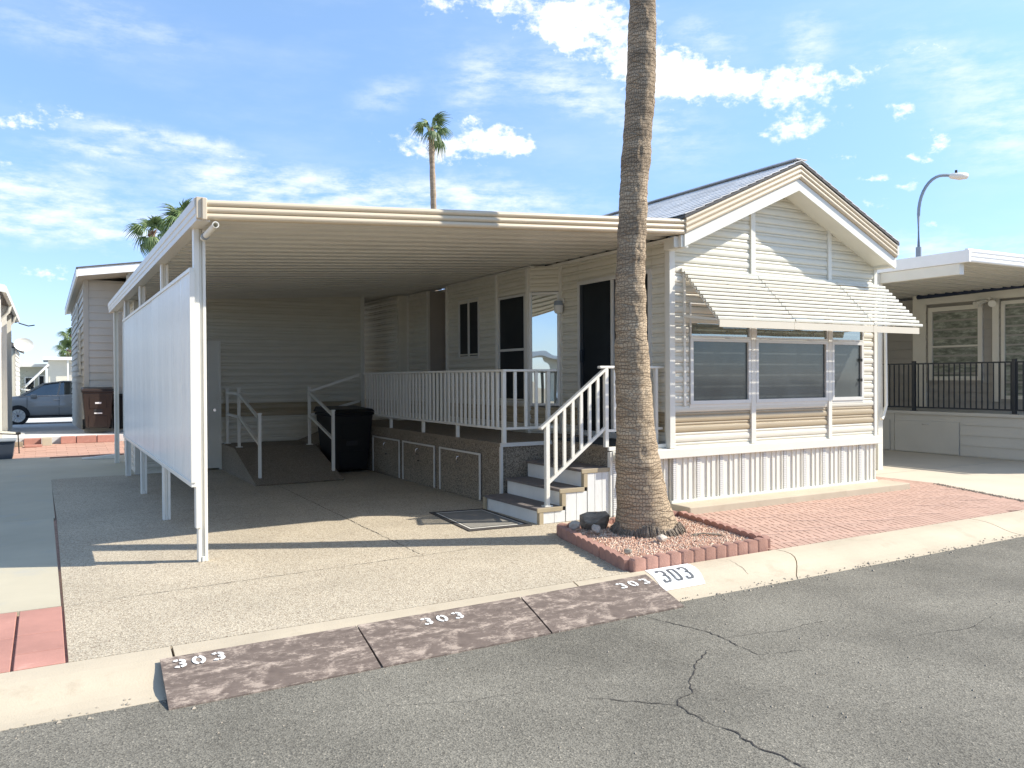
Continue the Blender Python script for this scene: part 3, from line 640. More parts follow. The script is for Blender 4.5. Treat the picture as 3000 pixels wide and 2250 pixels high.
# ================================================================== PARK HOME
home = root('park_home', 'cream ribbed aluminium park home with tan stripe, gable front and bay of picture windows', 'house', (8.33, 12, 0))
YH = 7.36; fo = (0, YH); fd = (1, 0); fn = (0, -1)
XL, XR, XC = 6.45, 10.27, 8.33
RX0, RX1 = 6.40, 10.29; ZR = 4.30; SL = (ZR-3.44)/(XC-RX0)      # underside-of-shingle line of the rake
rake_lo = lambda z: XC-(ZR-.16-z)/SL if z > 3.2 else XL
rake_hi = lambda z: XC+(ZR-.16-z)/SL if z > 3.2 else XR
secs = [(XL+.055, 7.77), (7.85, 9.24), (9.31, XR-.045)]
for a, b in secs:
    siding(home, fo, fd, fn, a, b, .745, 1.245)
    siding(home, fo, fd, fn, a, b, 2.25, 4.15, lo=rake_lo, hi=rake_hi)
siding(home, fo, fd, fn, XL+.055, 6.735, 1.29, 2.25, tan=False); siding(home, fo, fd, fn, 9.99, XR-.045, 1.29, 2.25, tan=False)
for a, b in ((7.77, 7.85), (9.24, 9.31)):
    boxo('batten', M['trim'], home, a, b, YH-.035, YH-.002, .745, rake_lo and min(4.3, ZR-.17-abs((a+b)/2-XC)*SL), bevel=.004)
boxo('corner_trim', M['trim'], home, XL-.03, XL+.055, YH-.03, YH+.05, .745, 3.16, bevel=.004)
boxo('corner_trim', M['trim'], home, XR-.045, XR+.02, YH-.028, YH+.05, .745, 3.2, bevel=.004)
boxo('sill_strip', M['trim'], home, 6.74, 9.99, YH-.022, YH-.003, 1.225, 1.27)
# gable wall body
MB().prism([(XL, YH+.001, .1), (XR, YH+.001, .1), (XR, YH+.001, 3.25), (XC, YH+.001, 4.1), (XL, YH+.001, 3.25)], (0, .1, 0)).build('gable_wall', M['siding'], home)
boxo('band', M['trim'], home, 5.61, XR+.08, YH-.065, YH-.003, .632, .742, bevel=.006)
# ribbed skirt below the band, one sheet after another, each with its vent strip
def skirt(x0, x1, y, z0, z1, parent, w=.385):
    n = max(1, round((x1-x0)/w)); w = (x1-x0)/n
    for i in range(n):
        a = x0+i*w; pr = [(0, 0), (.05, 0), (.052, .012), (.075, .012), (.078, 0), (.16, 0), (.163, .016), (.175, .016), (.178, 0), (.245, 0), (.248, .012), (.30, .012), (.303, 0), (.335, 0), (.338, .016), (.352, .016), (.355, 0), (w, 0)]
        MB().sheet([(a+s, y-q, z0) for s, q in pr], [(a+s, y-q, z1) for s, q in pr]).build('skirt_sheet', M['trim'], parent)
        boxo('vent_strip', M['perf'], parent, a+.003, a+.047, y-.013, y-.001, z0+.01, z1-.005)
skirt(6.47, XR, YH-.01, .10, .632, home); boxo('base_strip', M['trim'], home, 6.44, XR+.01, YH-.035, YH-.005, .088, .12)
skirt(5.61, 6.44, YH+.03, .0, .66, home); boxo('base_strip', M['trim'], home, 5.61, 6.44, YH+.0, YH+.03, 0, .025)
# front windows: transoms over big fixed panes
for a, b in ((6.745, 7.765), (7.855, 9.235), (9.315, 9.985)):
    rectwin(home, fo, fd, fn, a, b, 1.262, 2.075, 'screen', .045, .035)
    rectwin(home, fo, fd, fn, a, b, 2.08, 2.50, 'glasstransom', .02, .03)
boxo('window_latch', M['dark'], home, 9.915, 9.935, YH-.05, YH-.03, 1.52, 1.56); boxo('window_latch', M['dark'], home, 9.915, 9.935, YH-.05, YH-.03, 1.80, 1.84)
# soffit, rake boards, ribbed beige fascia, shingles
YF = 7.03
def rake(name, m, prof, parent, side):
    """prof: (drop below shingle line, y) section swept from ridge to eave"""
    A = []; B = []
    xe = RX0 if side < 0 else RX1
    for dr, y in prof:
        A.append((XC, y, ZR-dr)); B.append((xe, y, ZR-SL*abs(xe-XC)-dr))
    mb = MB(); n = len(prof); mb.add(A+B, [(i, (i+1) % n, n+(i+1) % n, n+i) for i in range(n)], 0)
    mb.add(A, [tuple(range(n))]); mb.add(B, [tuple(reversed(range(n)))]); return mb.build(name, m, parent)
def halfribs(n, h, d, y):     # n half-round ribs down a height h standing out to -y
    p = []
    for k in range(n):
        for t in (0, .12, .3, .5, .7, .88): p.append((h*(k+t)/n, y-d*math.sin(math.pi*t)**.6 if t else y))
    p.append((h, y)); return p
for sd in (-1, 1):
    rake('rake_fascia', M['fascia'], halfribs(3, .185, .022, YF)+[(.185, YF+.04), (0, YF+.04)], home, sd)
    rake('rake_board', M['trim'], [(.19, YF+.012), (.335, YF+.012), (.335, YF+.05), (.19, YF+.05)], home, sd)
    rake('soffit', M['trim'], [(.30, YF+.05), (.315, YF+.05), (.315, YH+.02), (.30, YH+.02)], home, sd)
MB().box(6.36, 6.47, YF+.03, YH, 3.10, 3.235).build('eave_return', M['trim'], home)
MB().box(10.20, 10.33, YF+.03, YH, 3.12, 3.24).build('eave_return', M['trim'], home)
boxo('fascia_end', M['trim'], home, RX1-.005, RX1+.03, YF-.02, YF+.04, 3.28, 3.45)
nC = 14
for sd in (-1, 1):
    xe = RX0-.03 if sd < 0 else RX1+.03
    for k in range(nC):
        f0 = k/nC; f1 = (k+1.15)/nC
        xa = xe+(XC-xe)*f0; xb = xe+(XC-xe)*min(1, f1)
        za = ZR-SL*abs(xa-XC)+.052; zb = ZR-SL*abs(xb-XC)+.044
        n = 36; mb = MB(); rr = random.Random(k*7+sd); y = YF-.03; Y1 = 19.0
        while y < Y1:
            w = min(.33*rr.choice((.5, 1, 1, .75)), Y1-y); t = rr.choice((0, .0012, .0025))
            mb.hexa([(xa, y, za-.009), (xa, y+w-.004, za-.009), (xb, y+w-.004, zb-.012), (xb, y, zb-.012)][::(-1 if sd < 0 else 1)], [(xa, y, za+t), (xa, y+w-.004, za+t), (xb, y+w-.004, zb), (xb, y, zb)][::(-1 if sd < 0 else 1)]); y += w
        mb.build('shingle_course', M['shingle'], home)
    MB().hexa([(xe, YF-.028, ZR-SL*abs(xe-XC)+.001), (XC, YF-.028, ZR+.001), (XC, 19, ZR+.001), (xe, 19, ZR-SL*abs(xe-XC)+.001)], [(xe, YF-.028, ZR-SL*abs(xe-XC)+.03), (XC, YF-.028, ZR+.03), (XC, 19, ZR+.03), (xe, 19, ZR-SL*abs(xe-XC)+.03)]).build('roof_deck', M['shingleedge'], home)
MB().bar((XC, YF-.03, ZR+.052), (XC, 19, ZR+.052), .2, .012).build('ridge_cap', M['shingle'], home)
# right side wall and back
MB().box(XR-.05, XR, YH+.1, 19, 0, 3.25).build('side_wall', M['siding'], home)
MB().box(XL, XR, 18.9, 19, 0, 3.25).build('back_wall', M['siding'], home)

# side facing the deck
sd_, sn = (0, 1), (-1, 0); so_ = (6.47, 0)
siding(home, so_, sd_, sn, YH+.05, 7.695, .79, 3.20); siding(home, so_, sd_, sn, 7.70, 9.26, 2.93, 3.22)
siding(home, so_, sd_, sn, 9.265, 9.68, .79, 3.22)
boxo('wall_trim', M['trim'], home, 6.43, 6.50, 9.68, 9.73, .79, 3.20)
# sliding door: frame, screened leaf, glass leaf, handle
df = MB(); df.box(6.43, 6.50, 7.695, 7.745, .80, 2.93).box(6.43, 6.50, 9.215, 9.265, .80, 2.93).box(6.43, 6.50, 7.745, 9.215, 2.88, 2.93).box(6.43, 6.50, 7.745, 9.215, .80, .87)
dfo = df.build('sliding_door', M['alum'], home)
MB().box(6.445, 6.47, 8.47, 8.52, .87, 2.88).build('stile', M['alum'], dfo)
MB().box(6.452, 6.462, 8.52, 9.215, .87, 2.88).build('pane', M['glassdark'], dfo); MB().box(6.47, 6.48, 7.745, 8.47, .87, 2.88).build('pane', M['glassdark'], dfo)
MB().box(6.40, 6.45, 9.13, 9.165, 1.80, 1.98).build('handle', M['black'], dfo, bevel=.006)
MB().box(6.442, 6.452, 9.15, 9.215, .87, 2.88).build('stile', M['black'], dfo)
# angled bay side with the mirror-like window
bo = Vector((6.46, 9.73)); be = Vector((6.127, 10.063)); bl = (be-bo).length; bd = (be-bo)/bl; bn = Vector((-bd.y, bd.x)); bn = -bn if bn.x > 0 else bn
siding(home, bo, bd, bn, 0, bl, .79, 1.17, joined=True); siding(home, bo, bd, bn, 0, bl, 2.86, 3.22, joined=True)
rectwin(home, bo, bd, bn, .01, bl-.01, 1.19, 2.84, 'glassclear', .035, .03)
XB = 6.127
boxo('corner_trim', M['trim'], home, XB-.04, XB+.02, 10.04, 10.11, .79, 3.2, bevel=.004)
bo2 = (XB, 0)
siding(home, bo2, sd_, sn, 10.11, 10.97, .79, 1.2, joined=True); siding(home, bo2, sd_, sn, 10.11, 10.97, 2.85, 3.22, joined=True)
rectwin(home, bo2, sd_, sn, 10.13, 10.95, 1.22, 2.84, ['glassdark', 'glassdark'], .035, .03, bars=(2.02,))
boxo('corner_trim', M['trim'], home, XB-.05, XB, 10.95, 11.01, .79, 3.2, bevel=.004)
siding(home, bo2, sd_, sn, 11.02, 11.59, .79, 3.22, joined=True); siding(home, bo2, sd_, sn, 12.33, 12.76, .79, 3.22, joined=True)
siding(home, bo2, sd_, sn, 11.59, 12.33, .79, 1.92, joined=True); siding(home, bo2, sd_, sn, 11.59, 12.33, 2.92, 3.22, joined=True)
rectwin(home, bo2, sd_, sn, 11.60, 12.325, 1.93, 2.91, ['glassdark', 'glassdark'], .02, .03, vbars=(11.97,))
boxo('corner_trim', M['trim'], home, XB-.05, XB, 12.75, 12.80, .79, 3.2, bevel=.004)
# recessed entry and the rooms beyond
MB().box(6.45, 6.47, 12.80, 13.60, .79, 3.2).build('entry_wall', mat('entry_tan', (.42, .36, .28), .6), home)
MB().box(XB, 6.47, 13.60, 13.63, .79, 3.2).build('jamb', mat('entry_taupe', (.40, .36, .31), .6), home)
boxo('corner_trim', M['trim'], home, XB-.04, XB+.01, 13.58, 13.63, .79, 3.2)
siding(home, bo2, sd_, sn, 13.64, 14.54, .79, 3.22, joined=True)
boxo('corner_trim', M['trim'], home, XB-.05, XB+.01, 14.53, 14.58, .79, 3.2)
MB().box(5.91, XB, 14.54, 14.57, .79, 3.2).build('jamb', M['siding'], home)
siding(home, (5.91, 0), sd_, sn, 14.57, 19, .2, 3.2, joined=True)
MB().box(XB, 6.46, 10.0, 12.78, 3.19, 3.23).build('bay_top', M['trim'], home)
boxo('eave_strip', M['trim'], home, 6.38, 6.47, YH, 19, 3.20, 3.24)

# wall lamp and outlet
lamp = root('wall_lamp', 'small white round wall lamp between the reflective window and sliding door', 'lamp', (6.42, 9.66, 2.62))
MB().box(6.42, 6.455, 9.61, 9.71, 2.66, 2.74).build('back_plate', M['trim'], lamp, bevel=.01)
MB().tube([(6.38, 9.66, 2.52), (6.38, 9.66, 2.55), (6.38, 9.66, 2.64), (6.38, 9.66, 2.70)], [.045, .065, .065, .03], 16).build('shade', M['lampwhite'], lamp)
MB().tube([(6.38, 9.66, 2.635), (6.38, 9.66, 2.70)], [.07, .06], 16).build('cap', M['lampgrey'], lamp)
ob = root('outlet_box', 'blue-grey weatherproof outlet box on the white ribbed skirting right of the steps', 'outlet', (5.75, 7.36, .35))
MB().box(5.71, 5.79, 7.335, 7.36, .28, .43).build('cover', M['outlet'], ob, bevel=.006); MB().box(5.72, 5.78, 7.325, 7.336, .30, .41).build('lid', M['outlet'], ob, bevel=.005)

# ================================================================== WINDOW AWNING
aw = root('window_awning', 'cream slatted metal awning with tan front lip sloping over the picture windows', 'awning', (8.5, 7.3, 2.86))
AX = [6.64, 7.88, 9.38, 10.36]; nS = 12; yT, zT = 7.315, 2.86; yB, zB = 6.77, 2.285
for s in range(3):
    a, b = AX[s], AX[s+1]+(.03 if s < 2 else .06)
    for k in range(nS):
        t = k/(nS-1); y = yT+(yB-yT)*t; z = zT+(zB-zT)*t+(s*.006); xo = .035*t*(1 if s else 0)
        # flat top leaning back, rolled front lip; a slit stays open below
        P = [(y+.030, z+.012), (y-.012, z+.006), (y-.020, z-.003), (y-.020, z-.026), (y-.016, z-.029), (y-.012, z-.010), (y+.028, z+.004)]
        jj = random.uniform(-.006, .006)
        MB().prism([(a+xo+jj, q[0]-s*.003, q[1]) for q in P], (b-a, 0, 0)).build('slat', M['slat'], aw)
    for x in (a+.03, (a+b)/2, b-.05):
        MB().bar((x, yT+.03, zT-.02), (x, yB+.03, zB-.02), .022, .012, (0, -1, 1)).build('slat_track', M['trim'], aw)
    MB().prism([(a, yB-.035, zB-.035), (a, yB-.035, zB-.118), (a, yB-.025, zB-.118), (a, yB+.0, zB-.030)], (AX[s+1]-a-.004, 0, 0)).build('front_lip', M['valance'], aw)
    for x in (a+.25, b-.35): MB().bar((x, yB, zB-.06), (x, YH-.03, zB-.03), .018, .012).build('brace', M['valance'], aw)
MB().bar((6.655, YH-.02, 2.33), (6.655, yB, zB-.03), .02, .025).build('side_arm', M['trim'], aw)
MB().bar((6.655, YH-.02, 2.90), (6.655, YH-.02, 1.25), .03, .03, (1, 0, 0)).build('side_rail', M['trim'], aw)
boxo('head_rail', M['slat'], aw, 6.60, 10.30, YH-.05, YH-.022, 2.855, 2.90)

# ================================================================== CARPORT
cp = root('carport', 'large flat white aluminium carport with beige ribbed front fascia, beside the park home', 'carport', (3.7, 12, 0))
zc = lambda x: 2.925+(x-1.2)*(3.245-2.925)/(6.42-1.2)
# ribbed front fascia
A = []; B = []
for dr, y in halfribs(3, 1, .026, 7.05)+[(1, 7.10), (0, 7.10)]:
    A.append((1.16, y, 2.925+.165*(1-dr))); B.append((6.40, y, 3.245+.178*(1-dr)))
mb = MB(); n = len(A); mb.add(A+B, [(i, (i+1) % n, n+(i+1) % n, n+i) for i in range(n)]); mb.add(A, [tuple(range(n))]); mb.add(B, [tuple(reversed(range(n)))])
mb.build('fascia', M['fascia'], cp)
MB().box(1.085, 1.16, 7.03, 7.06, 2.93, 3.105).build('corner_cap', M['fascia'], cp, bevel=.004)
MB().box(1.128, 1.168, 7.012, 7.05, 2.92, 3.10).build('corner_cap', M['fascia'], cp, bevel=.006)
# roof pans, each its own sheet
pw = .30; y = 7.11; i = 0
while y < 17.5:
    pr = [(0, 0), (.15, 0), (.153, .024), (pw-.004, .024), (pw-.001, 0)]
    a = [(1.17, y+s, zc(1.17)+q+.012) for s, q in pr]; b = [(6.44, y+s, zc(6.44)+q+.012) for s, q in pr]
    a2 = [(p[0], p[1], p[2]+.05) for p in a]; b2 = [(p[0], p[1], p[2]+.05) for p in b]
    mb = MB().sheet(a, b); mb.add([(1.17, y, zc(1.17)+.07), (6.44, y, zc(6.44)+.07), (6.44, y+pw, zc(6.44)+.07), (1.17, y+pw, zc(1.17)+.07)], [(0, 1, 2, 3)])
    mb.build('roof_pan', M['pan'], cp); y += pw; i += 1
# side beam / gutter
gp = [(1.09, 2.915), (1.09, 2.965), (1.083, 2.975), (1.083, 3.02), (1.075, 3.03), (1.075, 3.10), (1.095, 3.105), (1.17, 3.08), (1.17, 2.99), (1.20, 2.97), (1.20, 2.915)]
MB().prism([(x, 7.06, z) for x, z in gp], (0, 10.6, 0)).build('gutter_beam', mat('gutter_cream', (.66, .62, .53), .4, .04, 3), cp)
MB().prism([(6.30, 7.11, 3.10), (6.42, 7.11, 3.10), (6.42, 7.11, 3.23), (6.30, 7.11, 3.225)], (0, .02, 0)).build('hanger', M['trim'], cp)
# posts
def post_mesh(w, d):
    mb = MB(); mb.box(-w/2, -w/2+.028, -d/2, d/2, 0, 2.915).box(w/2-.028, w/2, -d/2, d/2, 0, 2.915).box(-w/2+.028, w/2-.028, -d/2+.014, d/2-.014, 0, 2.915)
    mb.box(-w/2+.03, w/2-.03, -d/2-.006, -d/2+.02, 0, .05); return mb.mesh('post', M['rail'])
pm1 = post_mesh(.082, .078)
for k in range(5): inst('post', pm1, cp, (1.185, 7.50+2.44*k, 0), bevel=.004)
MB().box(1.125, 1.17, 7.44, 7.53, .30, 2.92).build('post_sleeve', M['rail'], cp, bevel=.004)
# white corrugated screen: sheets in a frame
x0 = 1.105; ya, yb = 7.44, 14.44; nsh = 12; w = (yb-ya)/nsh
pr = []; npit = 8
for q in range(npit):
    for t, dd in ((0, 0), (.46, 0), (.54, .0075), (.92, .0075)): pr.append(((q+t)/npit*w, dd))
pr.append((w, 0))
sm = MB().sheet([(x0-dd, s, .70) for s, dd in pr], [(x0-dd, s, 2.54) for s, dd in pr]).sheet([(x0+.012, s, .70) for s, dd in pr], [(x0+.012, s, 2.54) for s, dd in pr]).mesh('screen_sheet', M['sheet'])
for k in range(nsh): inst('screen_sheet', sm, cp, (random.uniform(-.003, .003), ya+k*w, 0))
boxo('screen_rail', M['rail'], cp, 1.085, 1.125, ya-.02, yb+.02, .665, .705, bevel=.003); boxo('screen_rail', M['rail'], cp, 1.085, 1.125, ya-.02, yb+.02, 2.535, 2.57, bevel=.003)
boxo('screen_rail', M['rail'], cp, 1.085, 1.125, ya-.03, ya-.0, .705, 2.535); boxo('screen_rail', M['rail'], cp, 1.085, 1.125, yb, yb+.02, .705, 2.535)
# stub of the drain pipe
dp = MB().tube([(1.20, 7.42, 2.83), (1.235, 7.02, 2.885)], .026, 18, cap=False).tube([(1.20, 7.42, 2.83), (1.235, 7.02, 2.885)], .020, 18, cap=False)
dp.add([Vector((1.235, 7.02, 2.885))+Vector((math.cos(2*math.pi*k/18)*r, 0, math.sin(2*math.pi*k/18)*r)) for r in (.02, .028) for k in range(18)], [(k, (k+1) % 18, 18+(k+1) % 18, 18+k) for k in range(18)])
dp.build('drain_pipe', M['trim'], cp); MB().tube([(1.208, 7.33, 2.842), (1.205, 7.37, 2.837)], .032, 16).build('pipe_strap', M['lampgrey'], cp)

# ================================================================== STORAGE SHED
sh = root('storage_shed', 'ribbed cream storage room with tan stripe at the back of the carport', 'shed', (3.3, 16.2, 0))
siding(sh, (0, 15.0), (1, 0), (0, -1), 2.70, 5.34, 0, 3.2, joined=True, gb=.57); siding(sh, (0, 15.0), (1, 0), (0, -1), 1.36, 1.90, 0, 2.98, joined=True, gb=.57)
siding(sh, (0, 15.0), (1, 0), (0, -1), 1.90, 2.70, 2.27, 3.02, joined=True, gb=.57)
siding(sh, (1.34, 0), (0, 1), (-1, 0), 14.98, 17.5, 0, 2.92, joined=True, gb=.57)
boxo('corner_trim', M['trim'], sh, 5.30, 5.37, 14.97, 15.04, 0, 3.19); boxo('corner_trim', M['trim'], sh, 1.30, 1.37, 14.96, 15.03, 0, 2.93)
MB().box(5.30, 5.36, 15.04, 17.5, 0, 3.19).build('side_wall', M['siding'], sh); MB().box(1.36, 5.3, 17.44, 17.5, 0, 2.9).build('back_wall', M['siding'], sh)
dd = boxo('door', M['trim'], sh, 1.93, 2.66, 14.975, 15.0, .03, 2.24)
MB().tube([(2.58, 14.975, 1.06), (2.58, 14.94, 1.06), (2.58, 14.92, 1.06)], [.018, .03, .026], 12).build('knob', M['chrome'], dd)
boxo('door_frame', M['trim'], sh, 2.66, 2.70, 14.96, 15.0, 0, 2.28); boxo('door_frame', M['trim'], sh, 1.89, 1.93, 14.96, 15.0, 0, 2.28); boxo('door_frame', M['trim'], sh, 1.93, 2.66, 14.96, 15.0, 2.24, 2.28)
boxo('downspout', M['rail'], sh, 1.20, 1.26, 15.6, 15.66, .1, 2.9)
tag(MB().hexa([(.62, 18.30, .0), (1.22, 18.24, 0), (1.22, 18.38, 0), (.62, 18.45, 0)], [(.62, 18.30, .03), (1.22, 18.24, .085), (1.22, 18.38, .085), (.62, 18.45, .03)]).build('splash_block', M['trim'], org=(.9, 18.35, 0), bevel=.01), 'long white splash chute lying at the foot of the rearmost carport post', 'splash block')

# ================================================================== DECK
dk = root('deck', 'raised deck covered in brown speckled outdoor carpet along the side of the park home', 'deck', (5.6, 11.5, 0))
MB().box(4.86, 6.47, 8.66, 14.98, .745, .79).build('deck_top', M['carpet'], dk); MB().box(5.60, 6.44, 7.43, 8.66, .745, .789).build('deck_top', M['carpet'], dk)
MB().box(4.875, 4.93, 8.68, 13.80, 0, .745).build('side_panel', M['carpetface'], dk)
MB().box(4.93, 5.62, 8.675, 8.72, 0, .745).build('front_panel', M['carpetface'], dk); MB().box(5.60, 5.64, 7.45, 8.675, 0, .745).build('stair_panel', M['carpetface'], dk)
MB().box(4.88, 6.4, 13.8, 13.84, 0, .745).build('back_panel', M['carpetface'], dk)
boxo('edge_trim', M['alum'], dk, 4.85, 5.60, 8.645, 8.672, .745, .792); boxo('edge_trim', M['rail'], dk, 5.57, 6.47, 7.40, 7.43, .755, .80, bevel=.003)
boxo('corner_strip', M['alum'], dk, 4.85, 4.885, 8.655, 8.69, 0, .745); boxo('corner_strip', M['rail'], dk, 5.575, 5.61, 7.385, 7.44, 0, .74, bevel=.003)
boxo('front_band', M['trim'], dk, 5.61, 6.42, 7.375, 7.42, .64, .75)
for (a, b) in ((9.19, 10.44), (10.60, 11.81), (11.93, 13.14)):
    f = boxo('access_door', M['carpetface'], dk, 4.853, 4.875, a+.02, b-.02, .03, .60)
    mb = MB().box(4.843, 4.856, a, a+.035, .02, .625).box(4.843, 4.856, b-.03, b, .02, .625).box(4.843, 4.856, a+.035, b-.03, .60, .625); mb.build('door_edging', M['alum'], f)
    ym = (a+b)/2
    MB().tube([(4.85, ym, .54), (4.815, ym, .535), (4.81, ym, .50), (4.815, ym, .455), (4.85, ym, .45)], .008, 8).build('handle', M['chrome'], f); MB().box(4.842, 4.852, ym-.06, ym+.01, .355, .37).build('latch', M['chrome'], f)
# railing: top and bottom rails, square pickets
rl = root('deck_railing', 'long white metal picket railing along the edge of the carpeted deck', 'railing', (4.9, 11, .79))
boxo('top_rail', M['rail'], rl, 4.862, 4.922, 8.60, 13.66, 1.675, 1.705, bevel=.006); boxo('bottom_rail', M['rail'], rl, 4.875, 4.91, 8.66, 13.66, .955, .985)
boxo('top_rail', M['rail'], rl, 4.925, 5.66, 8.615, 8.675, 1.675, 1.705, bevel=.008); boxo('bottom_rail', M['rail'], rl, 4.92, 5.62, 8.63, 8.665, .955, .985)
pk = MB().box(-.012, .012, -.019, .019, .985, 1.675).mesh('picket', M['rail']); pk2 = MB().box(-.019, .019, -.012, .012, .985, 1.675).mesh('picket', M['rail'])
y = 8.80
while y < 13.64: inst('picket', pk, rl, (4.892, y, 0)); y += .1275
for x in (5.055, 5.21, 5.365): inst('picket', pk2, rl, (x, 8.645, 0))
for x, y in ((4.893, 8.645), (5.54, 8.645)): boxo('post', M['rail'], rl, x-.024, x+.024, y-.024, y+.024, .79, 1.675, bevel=.003)
for y in (9.93, 11.09, 12.39, 13.62): boxo('post', M['rail'], rl, 4.872, 4.912, y-.02, y+.02, .79, .955)

# ================================================================== FRONT STEPS
st = root('front_steps', 'three white and grey wooden steps with tan edging leading up to the deck', 'steps', (5.1, 8.0, 0))
SY0, SY1 = 7.43, 8.63
xsx = [4.635, 4.93, 5.225, 5.60]; zz = [.175, .365, .565]
for k in range(3):
    x, z = xsx[k], zz[k]; zb = zz[k-1] if k else 0
    MB().box(x+.0, x+.02, SY0+.03, SY1, zb, z-.03).build('riser', M['riser'], st)
    MB().box(x-.03, xsx[k+1]+.02, SY0-.012, SY1, z-.03, z).build('tread', M['tread'], st, bevel=.004)
    MB().box(x-.035, xsx[k+1]+(.0 if k < 2 else 0), SY0-.03, SY0-.012, z-.045, z+.002).build('tread_edge', M['tantrim'], st, bevel=.003)
    MB().box(x-.005, x+.045, SY0-.026, SY0+.03, (zb-.0) if k else 0, z-.045).build('corner_trim', M['tantrim'], st)
    # side boards below this tread
    n = 2 if k < 2 else 3
    a0 = x+.047; a1 = xsx[k+1]+.04 if k < 2 else 5.575
    for q in range(n):
        u = a0+(a1-a0)*q/n; v = a0+(a1-a0)*(q+1)/n
        MB().box(u+.003, v-.003, SY0-.018-.001*k, SY0+.0, .004, z-.046).build('side_board', M['riser'], st)
MB().box(4.60, 4.625, 8.60, 8.66, 0, .15).build('corner_trim', M['tantrim'], st)
MB().box(4.66, 5.6, SY0+.001, SY0+.028, 0, .12).build('side_backing', M['dark'], st)
# stair handrail
hr = root('stair_handrail', 'white metal handrail with square balusters rising beside the front steps', 'handrail', (5.2, 7.5, .2))
HY = 7.50; x0, z0, x1, z1 = 4.79, 1.10, 5.60, 1.70
sl = (z1-z0)/(x1-x0)
MB().bar((x0-.09, HY, z0-.09*sl), (x1+.01, HY, z1+.01*sl), .06, .032).build('top_rail', M['rail'], hr, bevel=.006)
MB().bar((x0, HY, .425), (x1, HY, .425+sl*(x1-x0)), .032, .034).build('bottom_rail', M['rail'], hr)
for k in range(1, 7):
    x = x0+(x1-x0)*k/7; MB().box(x-.018, x+.018, HY-.012, HY+.012, .43+sl*(x-x0), z0-.01+sl*(x-x0)).build('baluster', M['rail'], hr)
boxo('post', M['rail'], hr, x0-.024, x0+.024, HY-.024, HY+.024, .175, z0-.01, bevel=.003); boxo('post_foot', M['rail'], hr, x0-.05, x0+.05, HY-.04, HY+.04, .175, .187)
boxo('post', M['rail'], hr, x1-.024, x1+.024, HY-.024, HY+.024, .79, z1-.0, bevel=.003)
# short deck railing right of the steps
r2 = root('front_railing', 'short white railing from the top of the steps to the corner of the house', 'railing', (6.0, 7.5, .79))
boxo('top_rail', M['rail'], r2, 5.50, 6.53, HY-.03, HY+.03, 1.700, 1.73, bevel=.008); boxo('bottom_rail', M['rail'], r2, 5.62, 6.44, HY-.016, HY+.016, .965, .995)
for x in (5.73, 5.88, 6.03, 6.18): inst('picket', pk2, r2, (x, HY, .014))
boxo('post', M['rail'], r2, 6.325, 6.365, HY-.02, HY+.02, .79, 1.70)
rug = MB().box(5.75, 6.40, 7.50, 8.9, .791, .797).build('deck_rug', M['rug'], org=(6, 8, .79)); tag(rug, 'dark patterned rug on the deck in front of the sliding door', 'rug')
# door mat
dm = root('door_mat', 'taupe doormat with cream and dark border lying at the foot of the steps', 'doormat', (4.2, 8.05, 0), rotz=0)
P = [(3.80, 7.46), (4.53, 7.40), (4.60, 8.66), (3.93, 8.76)]
def inset(P, k):
    c = Vector((sum(p[0] for p in P)/4, sum(p[1] for p in P)/4)); return [tuple(c+(Vector(p)-c)*(1-k)) for p in P]
def matring(a, b, z, m, nm): 
    mb = MB(); A = [(*p, z) for p in a]; B = [(*p, z) for p in b]; mb.add(A+B, [(i, (i+1) % 4, 4+(i+1) % 4, 4+i) for i in range(4)]); mb.build(nm, m, dm)
MB().prism([(*p, .001) for p in P], (0, 0, .008)).build('mat_base', M['mat_edge'], dm)
matring(inset(P, .14), inset(P, .20), .0105, M['mat_line'], 'mat_border'); MB().add([(*p, .0115) for p in inset(P, .23)], [(0, 1, 2, 3)]).build('mat_field', M['mat_mid'], dm)

# ================================================================== RAMP
rp = root('wheelchair_ramp', 'carpeted ramp with a landing in the shade against the storage shed', 'ramp', (3.4, 13.5, 0))
MB().prism([(2.70, 14.97, 0), (2.70, 12.30, 0), (2.70, 12.28, .02), (2.70, 13.85, .46), (2.70, 14.97, .46)], (1.36, 0, 0)).build('ramp_body', M['carpet'], rp)
MB().prism([(4.06, 13.90, 0), (4.06, 13.90, .46), (4.87, 13.90, .78), (4.87, 13.90, 0)], (0, 1.07, 0)).build('upper_ramp', M['carpet'], rp)
def rsq(mb, a, b, w=.04): mb.bar(a, b, w, w)
rw = root('ramp_handrail', 'white two-bar handrail on the left side of the ramp', 'handrail', (2.8, 13.6, .4))
for (x, y, z0_, z1_) in ((2.79, 14.90, .46, 1.42), (2.80, 13.95, .46, 1.44), (2.82, 12.55, .05, 1.06)):
    boxo('post', M['rail'], rw, x-.022, x+.022, y-.022, y+.022, z0_, z1_); boxo('post_cap', M['rail'], rw, x-.03, x+.03, y-.03, y+.03, z1_, z1_+.02); boxo('post_foot', M['rail'], rw, x-.05, x+.05, y-.04, y+.04, z0_, z0_+.012)
for a, b in (((2.80, 13.95, 1.36), (2.82, 12.55, .99)), ((2.80, 13.95, .98), (2.82, 12.55, .60)), ((2.79, 14.90, 1.36), (2.80, 13.95, 1.36)), ((2.79, 14.90, .98), (2.80, 13.95, .97))):
    MB().bar(a, b, .035, .04).build('rail', M['rail'], rw)
rq = root('ramp_handrail', 'white two-bar handrail on the right side of the ramp, bending up towards the deck', 'handrail', (4.0, 13.6, .4))
